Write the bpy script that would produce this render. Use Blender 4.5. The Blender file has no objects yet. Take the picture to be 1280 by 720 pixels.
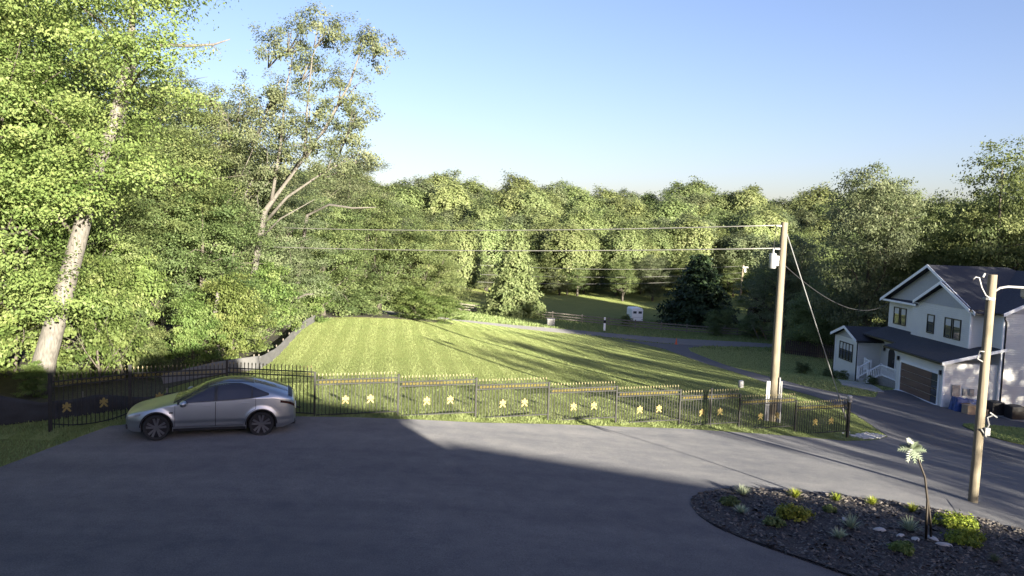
import bpy, bmesh, math, random
import numpy as np
from mathutils import Vector, Matrix
from mathutils.geometry import delaunay_2d_cdt

SC = bpy.context.scene
COL = SC.collection
R = math.radians
PI = math.pi

# ------------------------------------------------------------------ camera
cam_d = bpy.data.cameras.new('camera')
cam = bpy.data.objects.new('camera', cam_d)
COL.objects.link(cam)
cam_d.sensor_width = 36.0
cam_d.lens = 27.0
cam_d.clip_end = 3000.0
cam.matrix_world = (Matrix.Translation((0, 0, 5.85)) @ Matrix.Rotation(PI / 2 - R(4.17), 4, 'X')
                    @ Matrix.Rotation(R(2.0), 4, 'Z'))
SC.camera = cam

# ------------------------------------------------------------------ sky, sun, exposure
SUN_EL = R(10.3)
SUN_AZ = math.atan2(0.511, -0.859)            # from +Y clockwise towards +X
world = bpy.data.worlds.new('World')
SC.world = world
world.use_nodes = True
wn = world.node_tree
sky = wn.nodes.new('ShaderNodeTexSky')
sky.sky_type = 'NISHITA'
sky.sun_disc = False
sky.sun_elevation = SUN_EL
sky.sun_rotation = SUN_AZ
sky.altitude = 100.0
sky.air_density = 1.0
sky.dust_density = 1.5
sky.ozone_density = 2.0
bg = wn.nodes['Background']
bg.inputs['Strength'].default_value = 0.05
tone = wn.nodes.new('ShaderNodeMix')              # white balance of the whole sky, the same in every direction
tone.data_type = 'RGBA'; tone.blend_type = 'MULTIPLY'; tone.inputs[0].default_value = 1.0
tone.inputs[7].default_value = (0.96, 0.85, 1.03, 1)
wn.links.new(sky.outputs['Color'], tone.inputs[6])
wn.links.new(tone.outputs[2], bg.inputs['Color'])

sun_d = bpy.data.lights.new('sun', 'SUN')
sun_d.energy = 5.0
sun_d.angle = R(0.5)
sun_d.color = (1.0, 0.91, 0.75)
sun = bpy.data.objects.new('sun', sun_d)
COL.objects.link(sun)
to_sun = Vector((math.sin(SUN_AZ) * math.cos(SUN_EL), math.cos(SUN_AZ) * math.cos(SUN_EL), math.sin(SUN_EL)))
sun.rotation_euler = to_sun.to_track_quat('Z', 'Y').to_euler()
sun.location = to_sun * 200

SC.view_settings.view_transform = 'Standard'
SC.view_settings.look = 'None'
SC.view_settings.gamma = 1.0
SC.view_settings.exposure = 2.52
SC.render.engine = 'CYCLES'
SC.cycles.max_bounces = 10
SC.cycles.diffuse_bounces = 7
SC.cycles.transmission_bounces = 8
SC.cycles.transparent_max_bounces = 12

# ------------------------------------------------------------------ helpers
def tag(o, label=None, cat=None, group=None, kind=None):
    if label: o['label'] = label
    if cat: o['category'] = cat
    if group: o['group'] = group
    if kind: o['kind'] = kind
    return o

def thing(name, loc=(0, 0, 0), rz=0.0, label=None, cat=None, group=None):
    o = bpy.data.objects.new(name, None)
    o.empty_display_size = 0.2
    COL.objects.link(o)
    o.location = loc
    o.rotation_euler = (0, 0, rz)
    return tag(o, label, cat, group)

def inst(name, me, parent=None, loc=(0, 0, 0), rot=(0, 0, 0), sc=(1, 1, 1)):
    o = bpy.data.objects.new(name, me)
    COL.objects.link(o)
    o.parent = parent
    o.location = loc
    o.rotation_euler = rot
    o.scale = sc
    return o

class MB:
    """collects shapes; build() links them as one mesh object"""
    def __init__(s):
        s.v = []; s.f = []
    def add(s, verts, faces):
        b = len(s.v)
        s.v += [tuple(map(float, p)) for p in verts]
        s.f += [tuple(b + i for i in f) for f in faces]
        return s
    def box(s, c, d, rz=0.0, m=None):
        hx, hy, hz = d[0] / 2, d[1] / 2, d[2] / 2
        vs = [(x, y, z) for x in (-hx, hx) for y in (-hy, hy) for z in (-hz, hz)]
        M = Matrix.Translation(c) @ (m.to_4x4() if m is not None else Matrix.Rotation(rz, 4, 'Z'))
        return s.add([M @ Vector(p) for p in vs],
                     [(0, 1, 3, 2), (4, 6, 7, 5), (0, 4, 5, 1), (2, 3, 7, 6), (0, 2, 6, 4), (1, 5, 7, 3)])
    def tube(s, pts, rad, n=8, cap=True):
        P = [Vector(p) for p in pts]
        rad = list(rad) if hasattr(rad, '__len__') else [rad] * len(P)
        b = len(s.v)
        up = Vector((0.13, 0.31, 0.94))
        for i, p in enumerate(P):
            t = (P[min(i + 1, len(P) - 1)] - P[max(i - 1, 0)])
            t = t.normalized() if t.length > 1e-9 else Vector((0, 0, 1))
            u = t.cross(Vector((1, 0.2, 0.1)) if abs(t.z) > 0.8 else up).normalized()
            w = t.cross(u)
            for k in range(n):
                a = 2 * PI * k / n
                q = p + (u * math.cos(a) + w * math.sin(a)) * rad[i]
                s.v.append(tuple(q))
        for i in range(len(P) - 1):
            for k in range(n):
                k2 = (k + 1) % n
                s.f.append((b + i * n + k, b + i * n + k2, b + (i + 1) * n + k2, b + (i + 1) * n + k))
        if cap:
            s.f.append(tuple(b + k for k in range(n))[::-1])
            e = b + (len(P) - 1) * n
            s.f.append(tuple(e + k for k in range(n)))
        return s
    def prism(s, poly, vec):
        """polygon (3d points) extruded by vec"""
        n = len(poly); vec = Vector(vec)
        vs = [Vector(p) for p in poly] + [Vector(p) + vec for p in poly]
        fs = [tuple(range(n))[::-1], tuple(range(n, 2 * n))]
        fs += [(i, (i + 1) % n, n + (i + 1) % n, n + i) for i in range(n)]
        return s.add(vs, fs)
    def lathe(s, prof, n=24, axis='Z', c=(0, 0, 0)):
        """profile of (r, h) turned round an axis"""
        b = len(s.v); m = len(prof)
        for (r, h) in prof:
            for k in range(n):
                a = 2 * PI * k / n
                p = (r * math.cos(a), r * math.sin(a), h)
                if axis == 'Y': p = (p[0], p[2], p[1])
                if axis == 'X': p = (p[2], p[0], p[1])
                s.v.append((p[0] + c[0], p[1] + c[1], p[2] + c[2]))
        for i in range(m - 1):
            for k in range(n):
                k2 = (k + 1) % n
                s.f.append((b + i * n + k, b + i * n + k2, b + (i + 1) * n + k2, b + (i + 1) * n + k))
        return s
    def mesh(s, name, mat, smooth=False):
        me = bpy.data.meshes.new(name)
        me.from_pydata(s.v, [], s.f)
        bm = bmesh.new(); bm.from_mesh(me)
        bmesh.ops.recalc_face_normals(bm, faces=bm.faces)
        bm.to_mesh(me); bm.free()
        if mat: me.materials.append(mat)
        if smooth:
            me.polygons.foreach_set('use_smooth', [True] * len(me.polygons))
            if smooth == 'auto':
                try: me.set_sharp_from_angle(angle=R(40))
                except Exception: pass
        me.update()
        return me
    def build(s, name, mat, parent=None, smooth=False, loc=(0, 0, 0), rot=(0, 0, 0), bevel=0.0):
        o = inst(name, s.mesh(name, mat, smooth), parent, loc, rot)
        if bevel:
            md = o.modifiers.new('bevel', 'BEVEL'); md.width = bevel; md.segments = 2; md.limit_method = 'ANGLE'
        return o

def npmesh(name, verts, faces, mat, attr=None, smooth=False):
    """fast mesh from arrays; faces (n,k)"""
    me = bpy.data.meshes.new(name)
    nv, (nf, k) = len(verts), faces.shape
    me.vertices.add(nv); me.vertices.foreach_set('co', np.asarray(verts, np.float32).ravel())
    me.loops.add(nf * k); me.loops.foreach_set('vertex_index', faces.astype(np.int32).ravel())
    me.polygons.add(nf); me.polygons.foreach_set('loop_start', np.arange(0, nf * k, k, dtype=np.int32))
    if smooth: me.polygons.foreach_set('use_smooth', np.ones(nf, bool))
    me.update(calc_edges=True)
    if attr is not None:
        a = me.attributes.new('tint', 'FLOAT', 'FACE')
        a.data.foreach_set('value', np.asarray(attr, np.float32))
    me.materials.append(mat)
    return me

# ------------------------------------------------------------------ materials
MATS = {}
class NT:
    def __init__(s, name):
        s.m = bpy.data.materials.new(name); s.m.use_nodes = True
        s.t = s.m.node_tree; s.b = s.t.nodes['Principled BSDF']
        s.out = s.t.nodes['Material Output']
        MATS[name] = s.m
    def n(s, typ, **kw):
        x = s.t.nodes.new('ShaderNode' + typ)
        for k, v in kw.items(): setattr(x, k, v)
        return x
    def l(s, a, b): s.t.links.new(a, b)
    def coords(s, kind='Object'):
        return s.n('TexCoord').outputs[kind]
    def noise(s, scale, detail=4, rough=0.55, vec=None, stretch=None):
        x = s.n('TexNoise'); x.inputs['Scale'].default_value = scale
        x.inputs['Detail'].default_value = detail; x.inputs['Roughness'].default_value = rough
        v = vec or s.coords()
        if stretch:
            mp = s.n('Mapping'); mp.inputs['Scale'].default_value = stretch[:3]
            if len(stretch) > 3: mp.inputs['Rotation'].default_value = (0, 0, stretch[3])
            s.l(v, mp.inputs['Vector']); v = mp.outputs['Vector']
        s.l(v, x.inputs['Vector'])
        return x.outputs['Fac']
    def ramp(s, fac, stops):
        x = s.n('ValToRGB'); e = x.color_ramp.elements
        while len(e) < len(stops): e.new(0.5)
        for i, (p, c) in enumerate(stops):
            e[i].position = p; e[i].color = (*c, 1)
        s.l(fac, x.inputs['Fac']); return x.outputs['Color']
    def mix(s, fac, a, b, typ='MIX'):
        x = s.n('Mix', data_type='RGBA', blend_type=typ)
        for k, v in (('Factor', fac),):
            if hasattr(v, 'is_output'): s.l(v, x.inputs[0])
            else: x.inputs[0].default_value = v
        for i, v in ((6, a), (7, b)):
            if hasattr(v, 'is_output'): s.l(v, x.inputs[i])
            else: x.inputs[i].default_value = (*v, 1)
        return x.outputs[2]
    def bump(s, h, strength=0.3, dist=0.02):
        x = s.n('Bump'); x.inputs['Strength'].default_value = strength; x.inputs['Distance'].default_value = dist
        s.l(h, x.inputs['Height']); s.l(x.outputs['Normal'], s.b.inputs['Normal'])
    def set(s, **kw):
        for k, v in kw.items():
            k = k.replace('_', ' ')
            if hasattr(v, 'is_output'): s.l(v, s.b.inputs[k])
            else: s.b.inputs[k].default_value = (*v, 1) if isinstance(v, tuple) and len(v) == 3 else v
        return s

def plain(name, col, rough=0.6, metal=0.0, var=0.12, scale=6.0, bump=0.0, **kw):
    t = NT(name)
    f = t.noise(scale, 5)
    lo = tuple(c * (1 - var) for c in col); hi = tuple(min(1, c * (1 + var)) for c in col)
    t.set(Base_Color=t.ramp(f, [(0.3, lo), (0.7, hi)]), Roughness=rough, Metallic=metal, **kw)
    if bump: t.bump(t.noise(scale * 8, 4), bump)
    return t.m

def leafmat(name, dark, mid, light, trans=0.5):
    t = NT(name)
    at = t.n('Attribute', attribute_name='tint')
    oi = t.n('ObjectInfo')
    c = t.ramp(at.outputs['Fac'], [(0.0, dark), (0.5, mid), (1.0, light)])
    hs = t.n('HueSaturation')
    mr = t.n('MapRange'); mr.inputs['To Min'].default_value = 0.485; mr.inputs['To Max'].default_value = 0.515
    t.l(oi.outputs['Random'], mr.inputs['Value']); t.l(mr.outputs['Result'], hs.inputs['Hue'])
    mv = t.n('MapRange'); mv.inputs['To Min'].default_value = 1.10; mv.inputs['To Max'].default_value = 1.48
    m2 = t.n('Math', operation='FRACT'); mm = t.n('Math', operation='MULTIPLY'); mm.inputs[1].default_value = 7.31
    t.l(oi.outputs['Random'], mm.inputs[0]); t.l(mm.outputs[0], m2.inputs[0]); t.l(m2.outputs[0], mv.inputs['Value'])
    t.l(mv.outputs['Result'], hs.inputs['Value']); t.l(c, hs.inputs['Color'])
    t.set(Base_Color=hs.outputs['Color'], Roughness=0.55)
    t.b.inputs['Specular IOR Level'].default_value = 0.25
    tr = t.n('BsdfTranslucent'); t.l(hs.outputs['Color'], tr.inputs['Color'])
    mx = t.n('MixShader'); mx.inputs[0].default_value = trans
    t.l(t.b.outputs[0], mx.inputs[1]); t.l(tr.outputs[0], mx.inputs[2]); t.l(mx.outputs[0], t.out.inputs['Surface'])
    return t.m

M_leaf = leafmat('leaf_broad', (0.062, 0.092, 0.034), (0.112, 0.148, 0.056), (0.165, 0.198, 0.080))
M_leaf2 = leafmat('leaf_yellow_green', (0.070, 0.110, 0.030), (0.122, 0.168, 0.050), (0.172, 0.206, 0.074))
M_leaf3 = leafmat('leaf_grey_green', (0.072, 0.096, 0.048), (0.120, 0.146, 0.076), (0.168, 0.188, 0.102))
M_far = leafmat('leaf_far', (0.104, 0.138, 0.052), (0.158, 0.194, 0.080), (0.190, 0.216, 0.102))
M_needle = leafmat('needle_dark', (0.012, 0.024, 0.010), (0.024, 0.042, 0.016), (0.040, 0.060, 0.022), 0.15)
M_juniper = leafmat('leaf_gold_shrub', (0.08, 0.11, 0.015), (0.17, 0.20, 0.025), (0.26, 0.27, 0.04), 0.3)
M_tuft = leafmat('leaf_pale_tuft', (0.14, 0.18, 0.10), (0.26, 0.30, 0.20), (0.36, 0.40, 0.28), 0.3)
M_blade = leafmat('grass_blade', (0.118, 0.158, 0.053), (0.180, 0.216, 0.080), (0.230, 0.252, 0.106), 0.3)

t = NT('bark')
f = t.noise(3.0, 6, 0.65, stretch=(4, 4, 0.7))
t.set(Base_Color=t.ramp(f, [(0.3, (0.035, 0.03, 0.024)), (0.55, (0.085, 0.075, 0.06)), (0.75, (0.14, 0.125, 0.105))]), Roughness=0.9)
t.bump(f, 0.6, 0.05); M_bark = t.m
t = NT('bare_wood')
f = t.noise(4.0, 6, 0.6, stretch=(4, 4, 1))
t.set(Base_Color=t.ramp(f, [(0.3, (0.060, 0.055, 0.047)), (0.7, (0.155, 0.145, 0.128))]), Roughness=0.85); M_barewood = t.m

# asphalt: fine stone grain, paving-lane streaks, dusty patches
def asphalt(name, lo, hi, warm):
    t = NT(name)
    big = t.noise(0.30, 6, 0.68, stretch=(0.30, 1.6, 1, 0.12))
    mid = t.noise(1.6, 6, 0.65)
    grain = t.noise(38.0, 5, 0.8)
    lane = t.noise(0.55, 5, 0.6, stretch=(0.06, 1.5, 1, 0.10))          # roller passes
    wear = t.noise(0.12, 3, 0.5)
    big = t.mix(0.5, big, lane)
    big = t.mix(0.3, big, wear)
    c1 = t.ramp(big, [(0.36, lo), (0.64, hi)])
    c2 = t.mix(0.35, c1, t.ramp(mid, [(0.35, lo), (0.7, warm)]))
    c3 = t.mix(0.65, c2, t.ramp(grain, [(0.35, (0.25, 0.25, 0.25)), (0.62, (1, 1, 1)), (0.8, (2.2, 2.2, 2.1))]), 'MULTIPLY')
    t.set(Base_Color=c3, Roughness=0.85, Diffuse_Roughness=1.0)
    t.b.inputs['Specular IOR Level'].default_value = 0.3
    t.bump(t.noise(60.0, 4, 0.7), 0.5, 0.012)
    return t.m
M_asphalt = asphalt('asphalt_lot', (0.070, 0.074, 0.086), (0.170, 0.169, 0.172), (0.190, 0.186, 0.180))
M_asphalt2 = asphalt('asphalt_driveway', (0.060, 0.063, 0.074), (0.090, 0.092, 0.102), (0.108, 0.107, 0.112))
M_road = asphalt('asphalt_road', (0.11, 0.11, 0.11), (0.16, 0.16, 0.155), (0.18, 0.175, 0.165))

t = NT('grass_ground')
f1 = t.noise(0.35, 5, 0.6); f2 = t.noise(5.0, 6, 0.7); f3 = t.noise(40.0, 3, 0.7)
c = t.mix(0.5, t.ramp(f1, [(0.3, (0.130, 0.165, 0.052)), (0.7, (0.190, 0.215, 0.078))]),
          t.ramp(f2, [(0.3, (0.100, 0.135, 0.040)), (0.7, (0.215, 0.230, 0.090))]))
c = t.mix(0.4, c, t.ramp(f3, [(0.3, (0.5, 0.5, 0.5)), (0.7, (1.4, 1.4, 1.3))]), 'MULTIPLY')
t.set(Base_Color=c, Roughness=0.95, Diffuse_Roughness=1.0); t.b.inputs['Specular IOR Level'].default_value = 0.1
t.bump(t.noise(14.0, 6, 0.75), 1.0, 0.12); M_grass = t.m

t = NT('mulch_ground')
f = t.noise(26.0, 5, 0.75)
t.set(Base_Color=t.ramp(f, [(0.3, (0.018, 0.016, 0.017)), (0.55, (0.045, 0.040, 0.040)), (0.75, (0.11, 0.095, 0.085))]), Roughness=0.95)
t.bump(f, 1.0, 0.05); M_mulch = t.m
t = NT('leaf_litter')
f = t.noise(6.0, 6, 0.75)
t.set(Base_Color=t.ramp(f, [(0.3, (0.022, 0.020, 0.012)), (0.55, (0.045, 0.042, 0.022)), (0.75, (0.075, 0.075, 0.03))]), Roughness=0.95)
t.bump(f, 1.0, 0.08); M_litter = t.m
M_chip = leafmat('mulch_chip', (0.020, 0.018, 0.019), (0.050, 0.045, 0.044), (0.150, 0.125, 0.105), 0.0)

M_black = plain('black_metal', (0.012, 0.012, 0.013), 0.38, 0.0, 0.2)
M_fence = plain('fence_black', (0.024, 0.024, 0.023), 0.6, 0.0, 0.3, Specular_IOR_Level=0.2)
M_blackrough = plain('black_plastic', (0.02, 0.02, 0.022), 0.6)
M_gold = plain('gold_paint', (0.20, 0.155, 0.045), 0.5, 0.1, 0.1)
M_tip = plain('gold_tip', (0.15, 0.125, 0.055), 0.5, 0.1, 0.2)
M_white = plain('white_paint', (0.86, 0.87, 0.87), 0.5, 0, 0.05)
M_whiteplastic = plain('white_plastic', (0.26, 0.26, 0.255), 0.4, 0, 0.05)
M_cable = plain('cable_sheath', (0.16, 0.16, 0.15), 0.6)
M_grey = plain('grey_metal', (0.32, 0.33, 0.34), 0.45, 0.5, 0.12)
M_concrete = plain('concrete', (0.28, 0.275, 0.26), 0.9, 0, 0.15, 8, 0.3)
M_gravel = plain('bed_gravel', (0.095, 0.085, 0.075), 0.9, 0, 0.5, 12, 0.4)
M_stone = plain('pale_stone', (0.36, 0.36, 0.36), 0.85, 0, 0.2, 9, 0.4)
M_rubber = plain('rubber', (0.014, 0.014, 0.015), 0.8)
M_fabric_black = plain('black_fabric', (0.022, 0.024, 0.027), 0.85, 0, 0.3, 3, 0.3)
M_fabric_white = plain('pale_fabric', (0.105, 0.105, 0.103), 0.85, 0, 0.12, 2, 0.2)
M_tarp = plain('blue_tarp', (0.02, 0.06, 0.22), 0.45, 0, 0.4, 4, 0.4)
M_card = plain('cardboard', (0.36, 0.27, 0.18), 0.85, 0, 0.1)
M_orange = plain('orange_plastic', (0.6, 0.10, 0.03), 0.5)
M_bronze = plain('dark_bronze', (0.03, 0.024, 0.018), 0.5, 0.4)
M_palmgreen = plain('palm_green_metal', (0.095, 0.120, 0.075), 0.5, 0.0, 0.3)
M_fieldwood = plain('weathered_boards', (0.16, 0.145, 0.12), 0.85, 0, 0.25, 4)
M_darkwood = plain('dark_boards', (0.05, 0.042, 0.036), 0.85, 0, 0.3, 4)
M_shed = plain('shed_boards', (0.028, 0.02, 0.017), 0.8, 0, 0.3, 3)
t = NT('pole_wood')
f = t.noise(2.0, 6, 0.65, stretch=(14, 14, 0.5))
t.set(Base_Color=t.ramp(f, [(0.3, (0.12, 0.100, 0.068)), (0.7, (0.215, 0.185, 0.130))]), Roughness=0.85); t.bump(f, 0.4, 0.02); M_pole = t.m

t = NT('lap_siding')
co = t.coords()
w = t.n('TexWave', wave_type='BANDS', bands_direction='Z', wave_profile='SAW'); w.inputs['Scale'].default_value = 1.0 / 0.16 / 6.2832 * 2 * PI * 0.16
w.inputs['Scale'].default_value = 2.0; t.l(co, w.inputs['Vector'])
f = t.noise(1.2, 5)
t.set(Base_Color=t.ramp(f, [(0.3, (0.74, 0.74, 0.71)), (0.7, (0.80, 0.80, 0.77))]), Roughness=0.6)
t.bump(w.outputs['Fac'], 0.7, 0.04); M_siding = t.m
M_gablepanel = plain('gable_panel', (0.40, 0.41, 0.42), 0.7, 0, 0.06)
t = NT('shingles')
f = t.noise(3.0, 6, 0.7); f2 = t.noise(16.0, 3, 0.7, stretch=(1, 0.4, 1))
c = t.mix(0.5, t.ramp(f, [(0.3, (0.020, 0.022, 0.030)), (0.7, (0.042, 0.045, 0.055))]), t.ramp(f2, [(0.3, (0.015, 0.016, 0.022)), (0.7, (0.052, 0.055, 0.068))]))
t.set(Base_Color=c, Roughness=0.9); t.bump(f2, 0.6, 0.03); M_shingle = t.m
t = NT('window_glass'); t.set(Base_Color=(0.06, 0.07, 0.085), Roughness=0.03); t.b.inputs['Specular IOR Level'].default_value = 0.9; M_glass = t.m
M_blind = plain('window_blind', (0.55, 0.56, 0.55), 0.7)
t = NT('garage_wood'); f = t.noise(1.0, 6, 0.6, stretch=(6, 0.6, 6))
t.set(Base_Color=t.ramp(f, [(0.3, (0.085, 0.048, 0.036)), (0.7, (0.16, 0.095, 0.072))]), Roughness=0.6); M_garage = t.m
t = NT('car_paint'); t.set(Base_Color=(0.42, 0.45, 0.475), Metallic=0.88, Roughness=0.33, Coat_Weight=0.3, Coat_Roughness=0.05)
M_paint = t.m
t = NT('car_glass'); t.set(Base_Color=(0.035, 0.037, 0.05), Roughness=0.05); t.b.inputs['Specular IOR Level'].default_value = 0.6; M_carglass = t.m
t = NT('lamp_lens'); t.set(Base_Color=(0.30, 0.31, 0.33), Roughness=0.1, Metallic=0.3); M_lens = t.m
t = NT('tail_lens'); t.set(Base_Color=(0.03, 0.006, 0.008), Roughness=0.1); M_tail = t.m
M_rim = plain('wheel_alloy', (0.20, 0.20, 0.215), 0.35, 0.8)
M_rimdark = plain('wheel_dark', (0.02, 0.02, 0.024), 0.5, 0.3)
# ------------------------------------------------------------------ terrain heights (x, y, z control points, thin-plate spline)
TP = np.array([
(-5.95,23.3,0.0),(13.6,30.2,-1.87),(3.8,26.7,-.75),(12.1,19.5,-.71),(-5.9,50,-1.16),(1.1,36.5,-1.21),(13.3,48,-3.17),(14.4,42,-2.48),
(-13,52,-.8),(-11.6,36,-.6),(-11,31,-.27),(-5.3,64,-2.1),(0.2,82,-4.61),(.15,58,-2.65),(5.9,90,-5.9),(13.9,93,-6.71),(26.4,96,-7.6),
(37.3,98,-8.0),(23.6,144,-10.3),(7.8,122,-7.9),(-5.1,126,-7.5),(18,190,-9.8),(0,200,-9.8),(30.2,58.5,-5.27),(30.6,54,-5.36),(33.1,51,-5.5),
(16.6,33,-2.63),(30,70,-6.48),(18.4,48,-3.6),(17.9,70,-5.64),(19,92,-7.17),(24.2,37,-3.86),(-11.2,22.2,-.08),(-12.6,20.8,-.09),(-13.7,20.4,-.1),
(-12,18,-.1),(-8.3,12.4,-.02),(.2,13,0.),(9.8,16,-.55),(13.5,19.5,-.93),(31.8,97,-7.6),(0,0,0),(-20,5,0.),(20,0,-1.6),(0,-30,0.6),(-8,20.5,0),(3,20,-.25),
(-30,25,.2),(-30,60,-.2),(-60,60,1),(-70,150,-2),(45,0,-4.6),(45,25,-5.2),(50,60,-6.6),(70,100,-9),(120,60,-9),(120,140,-9),(-30,100,-3.5),(-25,140,-6),
(60,160,-10),(100,220,-6),(-20,280,-1),(-100,260,2),(60,280,-1),(160,280,0),(0,400,6),(-200,400,10),(200,400,8),(-200,100,4),(-200,-50,4),(200,-50,-8),(250,150,-6),(0,-120,3)],float)
_S=60.0
def _k(r2):
    r2=r2/_S**2
    return np.where(r2>1e-12, 0.5*r2*np.log(np.maximum(r2,1e-12)), 0.0)
_n=len(TP)
_A=np.zeros((_n+3,_n+3)); _d=((TP[:,None,:2]-TP[None,:,:2])**2).sum(-1)
_A[:_n,:_n]=_k(_d)+np.eye(_n)*0.0015
_A[:_n,_n]=1; _A[:_n,_n+1:]=TP[:,:2]/_S; _A[_n,:_n]=1; _A[_n+1:,:_n]=TP[:,:2].T/_S
_b=np.zeros(_n+3); _b[:_n]=TP[:,2]
_w=np.linalg.solve(_A,_b)
def tz(x,y):
    x=np.atleast_1d(np.asarray(x,float)); y=np.atleast_1d(np.asarray(y,float))
    xc=np.clip(x,-220,260); yc=np.clip(y,-130,420)
    out=np.full(xc.shape,_w[_n]); out=out+_w[_n+1]*xc/_S+_w[_n+2]*yc/_S
    for i in range(_n):
        out=out+_w[i]*_k((xc-TP[i,0])**2+(yc-TP[i,1])**2)
    return out
def tz1(x,y): return float(tz(x,y)[0])
# ------------------------------------------------------------------ ground sheets
rng = np.random.default_rng(7)

def inside(poly, x, y):
    x = np.asarray(x); y = np.asarray(y)
    r = np.zeros(x.shape, bool); n = len(poly); j = n - 1
    for i in range(n):
        xi, yi = poly[i]; xj, yj = poly[j]
        c = ((yi > y) != (yj > y)) & (x < (xj - xi) * (y - yi) / (yj - yi + 1e-12) + xi)
        r ^= c; j = i
    return r

def smooth_poly(poly, it=2):
    """Chaikin corner cutting on a closed outline"""
    for _ in range(it):
        q = []
        for i in range(len(poly)):
            a = np.array(poly[i]); b = np.array(poly[(i + 1) % len(poly)])
            q += [tuple(a * .75 + b * .25), tuple(a * .25 + b * .75)]
        poly = q
    return poly

def sheet(name, poly, mat, off=0.02, step=1.0, skirt=0.12, zf=None, kind='structure', jag=0.0):
    bp = []
    for i in range(len(poly)):
        a = np.array(poly[i]); b = np.array(poly[(i + 1) % len(poly)])
        n = max(1, int(np.linalg.norm(b - a) / min(step, 0.5)))
        for k in range(n):
            p = a + (b - a) * k / n
            if jag: p = p + rng.normal(0, jag, 2)
            bp.append(tuple(p))
    nb = len(bp)
    P = np.array(bp)
    gx, gy = np.meshgrid(np.arange(P[:, 0].min(), P[:, 0].max(), step), np.arange(P[:, 1].min(), P[:, 1].max(), step))
    gx = gx.ravel() + rng.uniform(-.1, .1, gx.size) * step; gy = gy.ravel() + rng.uniform(-.1, .1, gy.size) * step
    m = inside(bp, gx, gy)
    pts = bp + list(zip(gx[m], gy[m]))
    vs, _, fs, *_ = delaunay_2d_cdt([Vector(p) for p in pts], [(i, (i + 1) % nb) for i in range(nb)], [], 1, 1e-4)
    V = np.array([(v.x, v.y) for v in vs])
    Z = tz(V[:, 0], V[:, 1]) + off
    if zf is not None: Z = Z + zf(V[:, 0], V[:, 1])
    verts = [(x, y, z) for (x, y), z in zip(V, Z)]
    faces = [tuple(f) for f in fs]
    bz = tz(P[:, 0], P[:, 1])
    b0 = len(verts)
    for (x, y), z in zip(bp, bz): verts.append((x, y, z + off))
    for (x, y), z in zip(bp, bz): verts.append((x, y, z - skirt))
    for i in range(nb):
        j = (i + 1) % nb
        faces.append((b0 + i, b0 + j, b0 + nb + j, b0 + nb + i))
    mb = MB(); mb.v = verts; mb.f = faces
    o = mb.build(name, mat, smooth=True)
    try: o.data.set_sharp_from_angle(angle=R(40))
    except Exception: pass
    return tag(o, kind=kind)

LOT = [(-13.2, -4), (-12.6, 8), (-12.2, 14), (-11.87, 17.65), (-11.67, 19.2), (-11.3, 21.5), (-9.0, 22.75), (-5.92, 23.15), (-3.36, 23.6), (-0.87, 24.1),
       (1.76, 25.15), (6.1, 26.65), (8.2, 27.1), (10.8, 27.9), (12.9, 28.7), (14.6, 30.5), (16.2, 32.7), (17.0, 33.8),
       (24.5, 30.2), (33, 26), (33, 5), (24, -12), (4, -3.4)]
DRIVE = [(17.0, 33.75), (17.25, 34.6), (17.8, 37.9), (18.1, 40), (18.4, 45), (18.1, 50), (18.2, 60), (18.3, 74), (17.5, 86), (15.6, 89.6), (13.4, 91.2), (13.6, 92.2),
         (24.2, 95.6), (24.0, 94.4), (21.4, 91.5), (20.6, 87), (20.7, 77), (20.5, 62), (21.2, 55), (22.4, 52.9), (23.6, 52.3), (25.6, 53.0), (28.0, 57.4), (30.25, 58.9),
         (30.25, 53.2), (44, 52.6), (44, 30), (33, 26), (24.5, 30.15)]
BED = smooth_poly([(4.2, 17.2), (4.7, 18.1), (5.7, 18.75), (7.0, 18.9), (8.6, 18.85), (9.9, 18.6), (11.0, 18.3), (11.3, 17.9), (11.8, 17.6), (13.2, 17.0), (15, 14.5), (13, 11.5),
                   (9.5, 11.2), (6.9, 13.3), (5.7, 14.4), (5.0, 15.0), (4.3, 15.95)], 1)
PATCH = smooth_poly([(25.7, 41.5), (26.3, 44.3), (29.5, 46.2), (33, 47.2), (38, 47), (39, 43), (33, 41.2), (27.2, 39.2), (26.0, 39.9)], 2)
ROADC = [(-60, 70.0), (-30, 76), (-12, 83), (-2, 90), (6, 95.2), (14, 97.2), (26, 99.2), (40, 101.5), (60, 103), (100, 104), (170, 104)]
ROADW = [2.6, 2.6, 2.7, 2.9, 3.3, 3.6, 3.6, 3.5, 3.4, 3.4, 3.4]
def road_outline():
    C = np.array(ROADC); T = np.gradient(C, axis=0); T /= np.linalg.norm(T, axis=1)[:, None]
    N = np.stack([-T[:, 1], T[:, 0]], 1); W = np.array(ROADW)[:, None]
    return [tuple(p) for p in C + N * W] + [tuple(p) for p in (C - N * W)[::-1]]
ROAD = road_outline()
FENCE_A = np.array((-5.95, 23.3)); FENCE_B = np.array((13.59, 30.2))

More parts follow.
